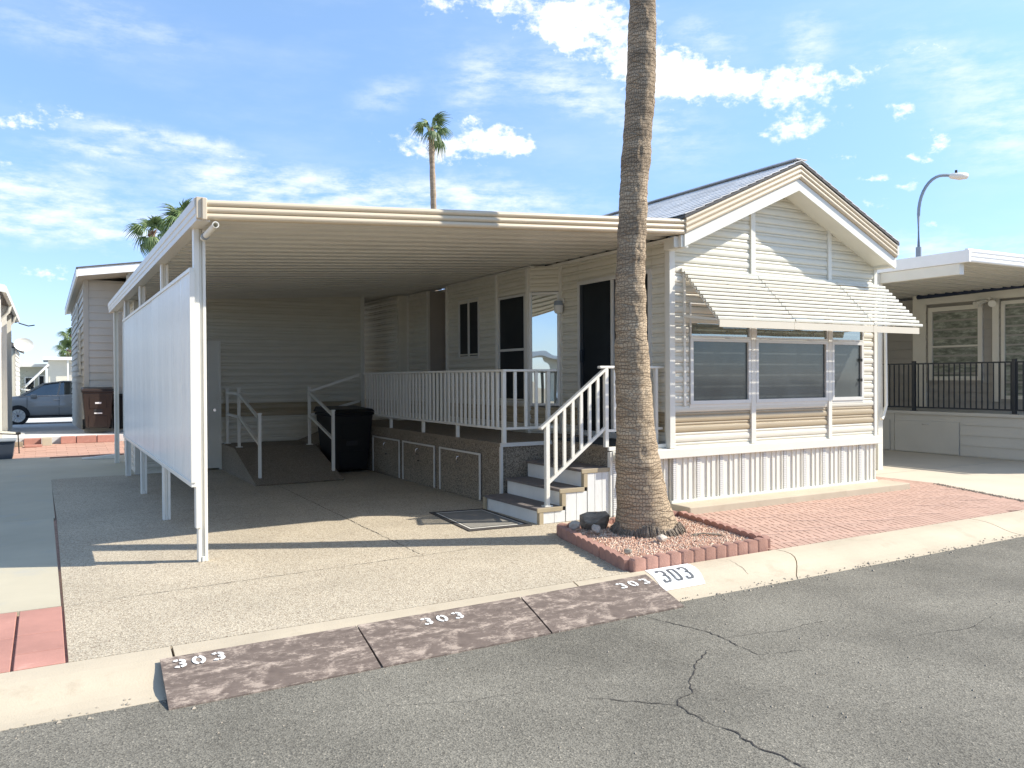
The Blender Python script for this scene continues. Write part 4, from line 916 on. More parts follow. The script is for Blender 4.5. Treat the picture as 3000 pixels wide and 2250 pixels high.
for (x, y, z0_, z1_) in ((3.96, 13.85, .46, 1.44), (4.00, 12.65, .05, 1.08)):
    boxo('post', M['rail'], rq, x-.022, x+.022, y-.022, y+.022, z0_, z1_); boxo('post_cap', M['rail'], rq, x-.03, x+.03, y-.03, y+.03, z1_, z1_+.02); boxo('post_foot', M['rail'], rq, x-.05, x+.05, y-.04, y+.04, z0_, z0_+.012)
for a, b in (((3.96, 13.85, 1.37), (4.00, 12.65, 1.01)), ((3.96, 13.85, .97), (4.00, 12.65, .63)), ((3.97, 13.85, 1.385), (4.85, 13.80, 1.67)), ((3.97, 13.85, .97), (4.85, 13.80, 1.20))):
    MB().bar(a, b, .035, .04).build('rail', M['rail'], rq)

# ================================================================== WHEELED BINS
def bin_(label, loc, rz, m, h=1.05, w=.62, d=.66, group=None, lidm=None, sticker=True):
    t = root('wheeled_bin', label, 'bin', loc, group, rz, True); s = h/1.05
    b = MB(); W0, W1 = w*.40, w*.5; D0, D1 = d*.36, d*.5
    b.hexa([(-W0, -D0, .05), (W0, -D0, .05), (W0, D0, .05), (-W0, D0, .05)], [(-W1, -D1, h*.86), (W1, -D1, h*.86), (W1, D1, h*.86), (-W1, D1, h*.86)])
    b.box(-W1-.02, W1+.02, -D1-.02, D1+.02, h*.86, h*.90); b.build('body', m, t, bevel=.02)
    MB().hexa([(-W1-.03, -D1-.04, h*.905), (W1+.03, -D1-.04, h*.905), (W1+.03, D1+.05, h*.905), (-W1-.03, D1+.05, h*.905)], [(-W1+.0, -D1+.02, h*.95), (W1-.0, -D1+.02, h*.95), (W1, D1+.02, h*.985), (-W1, D1+.02, h*.985)]).build('lid', lidm or m, t, bevel=.015)
    MB().tube([(-W1, D1+.08, h*.92), (W1, D1+.08, h*.92)], .018, 8).build('handle', m, t)
    for sx in (-1, 1): MB().tube([(sx*(W0+.0), D0, .13), (sx*(W0+.055), D0, .13)], .13, 18).build('wheel', M['rubber'], t)
    # raised front panel, lift bar and label plates
    yf = lambda z: -(D0+(D1-D0)*(z-.05)/(h*.86-.05))
    def fp(nm, x0, x1, z0, z1, q, mm): MB().hexa([(x0, yf(z0)-q, z0), (x1, yf(z0)-q, z0), (x1, yf(z0)+.01, z0), (x0, yf(z0)+.01, z0)], [(x0, yf(z1)-q, z1), (x1, yf(z1)-q, z1), (x1, yf(z1)+.01, z1), (x0, yf(z1)+.01, z1)]).build(nm, mm, t, bevel=.004)
    fp('front_rib', -W0*.75, W0*.75, .08, h*.33, .014, m); fp('front_rib', -W0*.7, W0*.7, h*.5, h*.75, .010, m); fp('grab_recess', -W0*.35, W0*.35, h*.41, h*.48, .004, M['dark'])
    if sticker: fp('label_plate', -.07, .07, h*.60, h*.64, .016, M['white']); fp('label_plate', -.09, .09, h*.37, h*.40, .016, M['white'])
    return t
bin_('brown wheeled rubbish bin standing at the corner of the grey house', (1.13, 22.78, .36), 0, M['binbrown'], 1.08, .68)
bin_('black wheeled rubbish bin in the shade between the ramp and the deck', (4.46, 13.47, 0), R(6), M['binblack'], 1.14, .74, .72, sticker=False)
bin_('dark narrow bin half hidden behind the brown bin', (1.62, 23.2, .29), 0, M['rubber'], 1.0, .3, .5, sticker=False)

# ================================================================== KERB RAMP PLATES
def strokes(mb, kind, cx, cy, w, h, th, T, sten=True):
    """stencil digits as thick strokes; T maps (u,v) on the face to a 3D point"""
    def arc(pts):
        A = []; B = []; q_ = []
        for a, b in zip(pts[:-1], pts[1:]):
            for k_ in range(5): q_.append((a[0]+(b[0]-a[0])*k_/5, a[1]+(b[1]-a[1])*k_/5))
        pts = q_+[pts[-1]]
        for i, p in enumerate(pts):
            a = pts[max(0, i-1)]; b = pts[min(len(pts)-1, i+1)]; d = Vector((b[0]-a[0], b[1]-a[1])).normalized(); n = Vector((-d.y, d.x))*th/2
            A.append(T(cx+p[0]+n.x, cy+p[1]+n.y)); B.append(T(cx+p[0]-n.x, cy+p[1]-n.y))
        mb.sheet(A, B)
    E_ = lambda a0, a1, ox, oy, rx, ry: [(ox+rx*math.cos(R(a0+(a1-a0)*k/10)), oy+ry*math.sin(R(a0+(a1-a0)*k/10))) for k in range(11)]
    rx, ry = w/2-th/2, h/2-th/2
    if kind == '0':
        arc(E_(100, 260, 0, 0, rx, ry)); arc(E_(-80, 80, 0, 0, rx, ry))
    elif kind == '3':
        q = h/4-th/4
        arc(E_(150, 95, 0, q, rx, q)); arc(E_(80, -88, 0, q, rx, q)); arc(E_(88, -80, 0, -q, rx, q)); arc(E_(-95, -150, 0, -q, rx, q))
    elif kind == 'B3':
        arc([(-rx, ry*.62), (-rx, ry), (rx*.55, ry), (rx, ry*.75), (rx, ry*.25), (rx*.6, 0), (-rx*.25, 0)]); arc([(rx*.6, 0), (rx, -ry*.25), (rx, -ry*.75), (rx*.55, -ry), (-rx, -ry), (-rx, -ry*.62)])
    elif kind == 'B0':
        arc([(0, ry), (-rx*.7, ry), (-rx, ry*.8), (-rx, -ry*.8), (-rx*.7, -ry), (rx*.7, -ry), (rx, -ry*.8), (rx, ry*.8), (rx*.7, ry), (0, ry)])
plates = [([(.55, 4.965), (1.715, 4.975), (1.675, 4.43), (.53, 4.425)], (.64, 4.865), .105, 'leftmost brown steel kerb ramp plate with number 303 at its left end'),
          ([(1.725, 4.98), (2.95, 5.0), (2.86, 4.44), (1.69, 4.43)], (2.16, 4.865), .115, 'middle brown steel kerb ramp plate with number 303 near its centre'),
          ([(2.965, 5.0), (4.145, 5.03), (4.03, 4.46), (2.875, 4.445)], (3.80, 4.90), .115, 'rightmost brown steel kerb ramp plate beside the white 303 sign')]
for (c, (nx, ny), sp, lb) in plates:
    t = root('kerb_ramp_plate', lb, 'ramp plate', (sum(p[0] for p in c)/4, 4.7, -.02), 'ramp plates lying in the kerb gutter')
    zt = lambda y: .012+(-.078-.012)*(4.98-y)/(4.98-4.44)
    N_ = 8; top = []; bot = []
    mb = MB()
    for j in range(3):
        f = j/2; L_ = Vector(c[0]).lerp(Vector(c[3]), f); R_ = Vector(c[1]).lerp(Vector(c[2]), f)
        row = [L_.lerp(R_, k/N_) for k in range(N_+1)]; top.append([(p.x, p.y, zt(p.y)+.010*(.3 if j == 1 else 0)) for p in row])
    for j in range(2): mb.sheet(top[j], top[j+1])
    low = [[(p[0], p[1], p[2]-.012) for p in row] for row in top]
    for j in range(2): mb.sheet(low[j+1], low[j])
    ring_t = top[0]+[top[1][-1]]+top[2][::-1]+[top[1][0]]; ring_b = low[0]+[low[1][-1]]+low[2][::-1]+[low[1][0]]
    mb.sheet(ring_b+[ring_b[0]], ring_t+[ring_t[0]]); mb.build('plate', M['plate'], t)
    for q, ch in enumerate('303'):
        mm = MB(); f_ = lambda u, v: (u, v, zt(v)+.0045+.003*max(0, 1-abs(v-4.71)/.27)); strokes(mm, ch, nx+sp*q, ny+.005*q, .075, .10, .021, f_)
        mm.build('numeral', M['stencil'], t)
# painted white house number on the kerb
sg = root('house_number', 'white painted panel with grey number 303 on the kerb below the palm bed', 'house number', (4.4, 5.0, 0))
mb = MB(); ys = [5.195-.02*k for k in range(21)]
TL, TR_, BR_, BL_ = 4.27, 4.735, 4.56, 4.13
mb.sheet([(TL+(BL_-TL)*(5.195-y)/.4, y, kz(y)+.003) for y in ys], [(TR_+(BR_-TR_)*((5.195-y)/.4)**1.6, y, kz(y)+.003) for y in ys]); mb.build('panel', M['white'], sg)
for q, ch in enumerate(('B3', 'B0', 'B3')):
    mm = MB(); cx = 4.305+.118*q; strokes(mm, ch, cx, 5.005, .085, .235, .026, lambda u, v: (u+(v-5.0)*.33, v, kz(v)+.0055)); mm.build('numeral', M['digit'], sg)

# ================================================================== PALM BED
ed = root('bed_edging', 'scalloped red concrete edging round the palm bed', 'garden edging', (5.1, 6.0, 0))
def edging_run(a, b, n_pieces, scallops, parent, h=.108, th=.055, start_half=False):
    a = Vector((*a, 0)); b = Vector((*b, 0)); L_ = (b-a).length; d = (b-a)/L_; nrm = Vector((d.y, -d.x, 0))
    for k in range(n_pieces):
        s0 = L_*k/n_pieces+.003; s1 = L_*(k+1)/n_pieces-.003; pr = []
        m_ = scallops*8
        for i in range(m_+1):
            f = i/m_; ph = (f*scallops) % 1.0; z = h*.80+h*.20*math.sin(math.pi*(ph if i < m_ else 0))**.55
            pr.append((s0+(s1-s0)*f, z))
        tilt = random.uniform(-.006, .006)
        F = [a+d*s+nrm*(th/2+tilt)+Vector((0, 0, z)) for s, z in pr]; Bk = [a+d*s-nrm*(th/2-tilt)+Vector((0, 0, z)) for s, z in pr]
        F0 = [a+d*s+nrm*(th/2)+Vector((0, 0, -.05)) for s, z in pr]; B0 = [a+d*s-nrm*(th/2)+Vector((0, 0, -.05)) for s, z in pr]
        # bulge of each rounded post
        for i in range(len(F)):
            f = i/m_; ph = (f*scallops) % 1.0; q = .009*math.sin(math.pi*ph)**.3 if i not in (0, m_) else 0
            F[i] = F[i]+nrm*q; F0[i] = F0[i]+nrm*q; Bk[i] = Bk[i]-nrm*q; B0[i] = B0[i]-nrm*q
        mb = MB().sheet(F0, F).sheet(F, Bk).sheet(Bk, B0); mb.add([F0[0], F[0], Bk[0], B0[0]], [(0, 1, 2, 3)]); mb.add([F0[-1], F[-1], Bk[-1], B0[-1]], [(3, 2, 1, 0)])
        mb.build('edging_stone', M['edging'], parent)
edging_run((4.16, 5.235), (5.76, 5.265), 3, 4, ed); edging_run((4.50, 6.80), (4.15, 5.27), 3, 4, ed); edging_run((5.80, 5.27), (6.12, 6.83), 3, 4, ed); edging_run((6.10, 6.85), (4.50, 6.85), 3, 4, ed)
tag(MB().add([(4.17, 5.25, .045), (5.77, 5.28, .045), (6.1, 6.84, .045), (4.5, 6.84, .045)], [(0, 1, 2, 3)]).build('bed_soil', M['gravel']), kind='structure')
rr = random.Random(9); mb = MB()
oct_ = [(1, 0, 0), (0, 1, 0), (-1, 0, 0), (0, -1, 0), (0, 0, 1)]
for k in range(9000):
    u, v = rr.random(), rr.random(); x = 4.2+1.55*u+.33*v; y = 5.29+1.52*v; s = rr.uniform(.006, .014); a = rr.uniform(0, 6.28); z = .042+rr.uniform(0, .012)+.02*math.exp(-((x-5.2)**2+(y-6.2)**2)/.25)
    vs = []
    for p in oct_:
        px, py, pz = p[0]*s*rr.uniform(.7, 1.3), p[1]*s*rr.uniform(.7, 1.2), p[2]*s*rr.uniform(.6, 1.1)
        vs.append((x+px*math.cos(a)-py*math.sin(a), y+px*math.sin(a)+py*math.cos(a), z+pz))
    mb.add(vs, [(0, 1, 4), (1, 2, 4), (2, 3, 4), (3, 0, 4)])
tag(mb.build('gravel', M['gravelstone']), 'pink crushed gravel filling the palm bed', 'gravel', kind='stuff')
def rock(name, label, loc, s, m, seed, rz=0):
    rr = random.Random(seed); bm = MB(); n = 3
    import bmesh
    b = bmesh.new(); bmesh.ops.create_icosphere(b, subdivisions=2, radius=1)
    planes = [Vector((rr.gauss(0, 1), rr.gauss(0, 1), rr.gauss(0, 1))).normalized() for _ in range(9)]
    for v in b.verts:
        p = v.co.copy()
        for q in planes:
            d = p.dot(q)
            if d > .68: p -= q*(d-.68)
        p *= 1+rr.uniform(-.03, .03); v.co = Vector((p.x*s[0], p.y*s[1], p.z*s[2]))
    me = bpy.data.meshes.new(name); b.to_mesh(me); b.free(); me.materials.append(m)
    o = bpy.data.objects.new(name, me); link(o); o.location = loc; o.rotation_euler = (0, 0, rz); return tag(o, label, 'rock')
rock('rock', 'large dark angular boulder in the left back corner of the palm bed', (4.83, 6.66, .13), (.20, .12, .135), M['rockdark'], 3, R(-25))
rock('rock', 'flat grey-green stone resting on the bed edging left of the dark boulder', (4.56, 6.62, .12), (.075, .05, .055), M['rockpale'], 4)
rock('rock', 'pink and white stone in front of the dark boulder', (4.66, 6.42, .11), (.065, .05, .06), M['rockpale'], 5, .4)
rock('rock', 'white stone lying on the gravel in front of the palm trunk', (4.97, 5.80, .09), (.075, .05, .055), M['rockpale'], 6, .2)
rock('rock', 'small purplish stone on the front left corner of the palm bed', (4.27, 5.42, .12), (.045, .035, .028), M['rockdark'], 8)
rr = random.Random(2); mb = MB()
for k in range(5):
    a = R(-20)+rr.uniform(-.3, .3); x, y = 5.50, 5.80; mb.tube([(x-.12*math.cos(a), y-.12*math.sin(a), .065+.004*k), (x, y+rr.uniform(-.02, .02), .085), (x+.2*math.cos(a), y+.2*math.sin(a), .06)], .005, 5)
tag(mb.build('dry_frond_litter', M['root'], org=(5.5, 5.8, .05)), 'dark dry palm litter on the gravel right of the trunk', 'litter')

# ================================================================== PALM TREES
def smooth_noise(seed):
    rr = random.Random(seed); tab = [[rr.random() for _ in range(64)] for _ in range(64)]
    def f(u, v):
        u %= 64; v %= 64; i, j = int(u), int(v); a, b = u-i, v-j; a = a*a*(3-2*a); b = b*b*(3-2*b)
        g = lambda p, q: tab[p % 64][q % 64]
        return (g(i, j)*(1-a)+g(i+1, j)*a)*(1-b)+(g(i, j+1)*(1-a)+g(i+1, j+1)*a)*b
    return f
def trunk(cx, cy, prof, rings, seg, seed, amp=.012, org=(0, 0, 0)):
    """prof: list of (z, dx, r)"""
    fn1, fn2 = smooth_noise(seed), smooth_noise(seed+1); vs = []; fs = []
    for i in range(rings+1):
        f = i/rings; z = prof[0][0]+(prof[-1][0]-prof[0][0])*f
        for (a, b) in zip(prof[:-1], prof[1:]):
            if a[0] <= z <= b[0]+1e-6: break
        t = (z-a[0])/(b[0]-a[0]); ts = t*t*(3-2*t) if False else t
        dx = a[1]+(b[1]-a[1])*ts; r = a[2]+(b[2]-a[2])*ts
        for k in range(seg):
            th = 2*math.pi*k/seg
            d = amp*(fn1(k*32/seg*1.0, z*22)-.5)+amp*.9*(fn2(3.3, z*13)-.5)+amp*.6*(fn2(k*8/seg, z*4)-.5)
            vs.append((cx+dx+(r+d)*math.cos(th), cy+(r+d)*math.sin(th), z))
    for i in range(rings):
        for k in range(seg): fs.append((i*seg+k, i*seg+(k+1) % seg, (i+1)*seg+(k+1) % seg, (i+1)*seg+k))
    return MB().add(vs, fs, 0, True)
def frond_mesh(seed, L=1.0, fan=.75, nl=26, droop=.5):
    """a fan leaf: curved stalk then folded leaflets whose tips hang"""
    rr = random.Random(seed); mb = MB(); st_ = .62*L
    path = [Vector((0, 0, 0)), Vector((st_*.5, 0, .06*L)), Vector((st_, 0, .02*L))]
    mb.tube(path, [.022*L, .016*L, .012*L], 5, 0); c = path[-1]
    for k in range(nl):
        a = R(-128+256*k/(nl-1)); ln = fan*L*(1-.25*abs(math.sin(a/2)))*rr.uniform(.85, 1.1); w = .033*L
        d = Vector((math.cos(a), math.sin(a), 0)); sdv = Vector((-d.y, d.x, 0)); A = []; B = []; C_ = []
        dr = droop*rr.uniform(.8, 1.3)
        for q in range(6):
            t = q/5; p = c+d*(ln*(t-.16*t**3*dr))+Vector((0, 0, -.10*L*abs(math.sin(a))-dr*ln*max(0, t-.35)**1.6*1.5+.05*t)); ww = w*(.25+1.0*min(1, t*2.6))*(1-max(0, t-.55)/.46)
            A.append(p-sdv*ww+Vector((0, 0, -.01))); C_.append(p+Vector((0, 0, .012*L))); B.append(p+sdv*ww+Vector((0, 0, -.01)))
        mb.sheet(A, C_, 1); mb.sheet(C_, B, 1)
    return mb.mesh('frond', [M['frond'], M['frond']])
FM = [frond_mesh(s, 1.0, .92, 30, d) for s, d in ((1, .7), (2, 1.0), (3, 1.25))]
def palm(label, base, top, r0, r1, seed, size=1.0, n=20, spread=(70, -55), bend=0, sparse=False, detail=False, trunkprof=None, mt='barkfar', group=None):
    t = root('palm_tree', label, 'palm', base, group)
    H = top[2]-base[2]; prof = trunkprof or [(base[2]+H*f, (top[0]-base[0])*f+bend*math.sin(math.pi*f), r0+(r1-r0)*f) for f in [0, .03, .1, .25, .5, .75, 1]]
    trunk(base[0], base[1], prof, 700 if detail else 60, 96 if detail else 14, seed, .014 if detail else .03).build('trunk', M[mt], t)
    rr = random.Random(seed)
    tx, ty, tz = (top[0], top[1], top[2])
    # leaf-base boots below the crown
    mb = MB()
    for k in range(26):
        a = rr.uniform(0, 6.28); z = tz-rr.uniform(.0, .9)*size; mb.bar((tx+math.cos(a)*r1, ty+math.sin(a)*r1, z), (tx+math.cos(a)*(r1+.07*size), ty+math.sin(a)*(r1+.07*size), z+.16*size), .07*size, .02)
    mb.build('leaf_bases', M['skin_frond'], t, kind='stuff')
    for k in range(n):
        a = k*2.39996+rr.uniform(-.25, .25); f = k/(n-1); pitch = spread[0]+(spread[1]-spread[0])*f+rr.uniform(-8, 8)
        s = size*rr.uniform(.85, 1.1)*(.75 if f < .15 else 1)
        if sparse and 40 < (math.degrees(a) % 360) < 120 and f > .4: continue
        o = bpy.data.objects.new('frond', FM[min(2, int(f*3))]); link(o, t); o.location = Vector((tx, ty, tz-.05-.25*f*size))-Vector(base)
        o.rotation_euler = (rr.uniform(-.25, .25), -R(pitch), a); o.scale = (s, s, s)
    return t
# the near palm: trunk traced in height, taken up past the frame to its crown
tp = [(0, 0.01, 0.33), (0.06, 0.01, 0.322), (0.14, -0.01, 0.308), (0.24, -0.03, 0.285), (0.38, -0.06, 0.258), (0.62, -0.095, 0.232), (0.85, -0.125, 0.212), (1.22, -0.155, 0.188), (1.66, -0.18, 0.172), (2.05, -0.195, 0.158), (2.55, -0.2, 0.145), (2.95, -0.18, 0.138), (3.45, -0.155, 0.139), (3.9, -0.11, 0.14), (4.38, -0.07, 0.144), (4.85, -0.045, 0.141), (5.3, -0.035, 0.128), (6.5, -0.03, 0.124), (8.5, 0, 0.122), (11.4, 0.05, 0.12)]
near = palm('tall near palm with cracked grey-brown trunk growing in the scallop-edged bed', (5.19, 6.27, 0), (5.24, 6.27, 11.4), .3, .12, 4, 1.25, 26, detail=True, trunkprof=tp, mt='bark')
rr = random.Random(6); mb = MB()
for k in range(1500):   # frayed skirt of dead roots at the foot
    a = rr.uniform(0, 2*math.pi); r = .305+rr.uniform(0, .02); zt_ = rr.uniform(.04, .15)+.03*math.sin(a*5); ro = .33+rr.uniform(0, .055); cx, cy = 5.19, 6.27
    p0 = Vector((cx+r*math.cos(a), cy+r*math.sin(a), zt_)); p1 = Vector((cx+ro*math.cos(a+rr.uniform(-.05, .05)), cy+ro*math.sin(a), .035)); mb.bar(p0, p0.lerp(p1, .5)+Vector((math.cos(a), math.sin(a), 0))*.012, .008, .006); mb.bar(p0.lerp(p1, .5)+Vector((math.cos(a), math.sin(a), 0))*.012, p1, .007, .006)
mb.tube([(5.19, 6.27, .0), (5.19, 6.27, .10), (5.19, 6.27, .16)], [.345, .325, .29], 40, cap=False); mb.build('root_skirt', M['root'], near)
palm('distant fan palm rising above the middle of the carport roof', (20.6, 44.8, -.3), (20.4, 44.8, 16.75), .24, .16, 13, 1.05, 9, (80, -25), bend=.1, sparse=True)
palm('smaller fan palm behind the grey house, left of the pair', (5.3, 49, -.3), (5.24, 49, 9.9), .24, .17, 15, 1.0, 11, (80, -50))
palm('larger fan palm partly hidden behind the carport beam, right of the pair', (6.4, 45, -.3), (6.35, 45, 9.85), .3, .24, 18, 1.2, 14, (85, -45))
palm('small distant palm crown beside the grey house wall, upper one', (2.2, 85.6, -.3), (2.15, 85.6, 5.8), .2, .16, 22, .95, 12, (80, -40))
palm('low distant palm crown over the white house roof, lower one', (1.9, 82.2, -.3), (1.85, 82.2, 4.3), .2, .16, 25, .95, 12, (80, -40))

# ================================================================== GREY HOUSE BEHIND
gh = root('grey_house', 'tall grey lap-sided house with white roof edge behind the carport on the left', 'house', (2.5, 28, .3))
def lap(parent, o, d, n, s0, s1, z0, z1, m, pitch=.19, join=True, name='siding'):
    mb = MB(); z = z0
    while z < z1-.01:
        zt_ = min(z+pitch, z1); P = lambda s, zz_, q: (o[0]+d[0]*s+n[0]*q, o[1]+d[1]*s+n[1]*q, zz_)
        tgt = mb if join else MB()
        tgt.hexa([P(s0, z, .034), P(s1, z, .034), P(s1, z, -.05), P(s0, z, -.05)], [P(s0, zt_, .004), P(s1, zt_, .004), P(s1, zt_, -.05), P(s0, zt_, -.05)])
        if not join: tgt.build(name, m, parent)
        z += pitch
    if join: mb.build(name, m, parent, kind='stuff')
lap(gh, (0, 23.1), (1, 0), (0, -1), .90, 1.80, .28, 4.15, M['greywall']); lap(gh, (.87, 0), (0, 1), (-1, 0), 23.12, 34.0, 0, 4.15, M['greywall'])
lap(gh, (1.80, 0), (0, 1), (-1, 0), 22.2, 23.1, .28, 4.1, M['greywall']); lap(gh, (0, 22.2), (1, 0), (0, -1), 1.80, 6.0, .28, 4.3, M['greywall'])
boxo('corner_trim', M['greytrim'], gh, .845, .96, 23.06, 23.2, .28, 4.2); boxo('corner_trim', M['greytrim'], gh, 1.77, 1.86, 22.15, 22.26, .28, 4.2); 
MB().box(.95, 6, 23.2, 34, 0, 4.1).build('wall', M['greywall'], gh)
# roof with white rake, soffit and fascia
MB().prism([(.70, 21.9, 4.10), (3.9, 21.9, 4.58), (7.2, 21.9, 4.1), (7.2, 21.9, 4.28), (3.9, 21.9, 4.78), (.70, 21.9, 4.30)], (0, .06, 0)).build('rake_board', M['white'], gh)
MB().prism([(.70, 21.96, 4.10), (3.9, 21.96, 4.58), (7.2, 21.96, 4.1), (7.2, 21.96, 4.13), (3.9, 21.96, 4.61), (.70, 21.96, 4.13)], (0, 13, 0)).build('soffit', M['greytrim'], gh)
MB().box(.66, .70, 21.9, 35, 4.08, 4.27).build('fascia', M['trim'], gh)
MB().prism([(.66, 21.88, 4.28), (3.9, 21.88, 4.78), (7.2, 21.88, 4.28), (7.2, 21.88, 4.31), (3.9, 21.88, 4.83), (.66, 21.88, 4.31)], (0, 13.2, 0)).build('roof', M['shingleedge'], gh)
rectwin(gh, (.845, 0), (0, 1), (-1, 0), 25.0, 26.2, 1.75, 3.0, 'glassdark', .08, .04, bars=(2.4,), frame='trim'); rectwin(gh, (.845, 0), (0, 1), (-1, 0), 26.6, 27.6, 3.3, 3.85, 'glassdark', .07, .04, frame='trim')
rectwin(gh, (1.775, 0), (0, 1), (-1, 0), 22.38, 22.98, 1.9, 3.55, 'glassdark', .07, .04, bars=(2.75,), frame='trim')

# ================================================================== LEFT NEAR HOUSE
lh = root('white_house', 'white-trimmed house with posts and eave at the left edge of the photo', 'house', (-2.5, 24, 0))
lap(lh, (-1.25, 0), (0, 1), (1, 0), 19.8, 31, .05, 3.4, M['greywall'], .17)
MB().box(-6, -1.3, 19.8, 31, 0, 3.4).build('wall', M['greywall'], lh)
MB().prism([(-.72, 20, 3.46), (-.72, 20, 3.62), (-6, 20, 4.5), (-6, 20, 4.34)], (0, .05, 0)).build('rake_board', M['rail'], lh)
MB().prism([(-.70, 20.05, 3.46), (-.70, 20.05, 3.60), (-.78, 20.05, 3.60), (-.78, 20.05, 3.46)], (0, 10.2, 0)).build('gutter', M['rail'], lh)
MB().prism([(-.78, 20.05, 3.44), (-.78, 20.05, 3.60), (-6, 20.05, 4.48), (-6, 20.05, 4.3)], (0, 10.2, 0)).build('eave', mat('eave_brown', (.12, .10, .085), .7), lh)
rectwin(lh, (-1.22, 0), (0, 1), (1, 0), 21.2, 22.4, 1.9, 3.2, 'glassdark', .07, .04, frame='trim')
for y, zb in ((20.6, .02), (23.6, .28), (26.8, .2)): boxo('post', M['rail'], lh, -.93, -.82, y-.05, y+.05, zb, 3.46)
for y in (23.5, 27.2):
    MB().tube([(-.73, y, 3.50), (-.78, y+.02, 3.30), (-.95, y+.1, 3.12), (-1.05, y+.12, 2.9), (-1.05, y+.12, .25)], .045, 8).build('downspout', M['rail'], lh)
MB().tube([(-.70, 29.6, 3.40), (-.45, 29.8, 3.33), (-.28, 29.8, 3.36)], .02, 6).build('cable', M['dark'], lh)
tag(MB().hexa([(-.95, 23.35, .28), (-.45, 23.3, .27), (-.45, 23.5, .27), (-.95, 23.5, .28)], [(-.95, 23.35, .36), (-.45, 23.3, .30), (-.45, 23.5, .30), (-.95, 23.5, .36)]).build('splash_block', M['trim'], org=(-.7, 23.4, .28)), 'pale splash chute at the foot of the white house downspout', 'splash block')
# box and stake in the left foreground
bx_ = root('storage_box', 'dark slate plastic storage box cut off by the left edge of the photo', 'box', (-.95, 19.6, 0))
MB().hexa([(-1.35, 19.33, 0), (-.60, 19.33, 0), (-.60, 19.85, 0), (-1.35, 19.85, 0)], [(-1.40, 19.28, .36), (-.55, 19.28, .36), (-.55, 19.9, .36), (-1.40, 19.9, .36)]).build('body', M['boxgrey'], bx_, bevel=.01)
MB().box(-1.43, -.53, 19.25, 19.93, .36, .395).build('lid', mat('lid_grey', (.24, .26, .27), .6), bx_, bevel=.008)
sk_ = root('tap_stand', 'thin metal pipe stand with a horizontal bar behind the storage box', 'pipe', (-.5, 20.3, 0))
MB().tube([(-.50, 20.3, 0), (-.52, 20.3, .46)], .012, 8).build('upright', M['rubber'], sk_); MB().tube([(-1.25, 20.3, .50), (-.50, 20.3, .44)], .012, 8).build('crossbar', M['rubber'], sk_); MB().tube([(-.56, 20.3, .46), (-.47, 20.3, .47)], .03, 8).build('tap', M['rubber'], sk_)

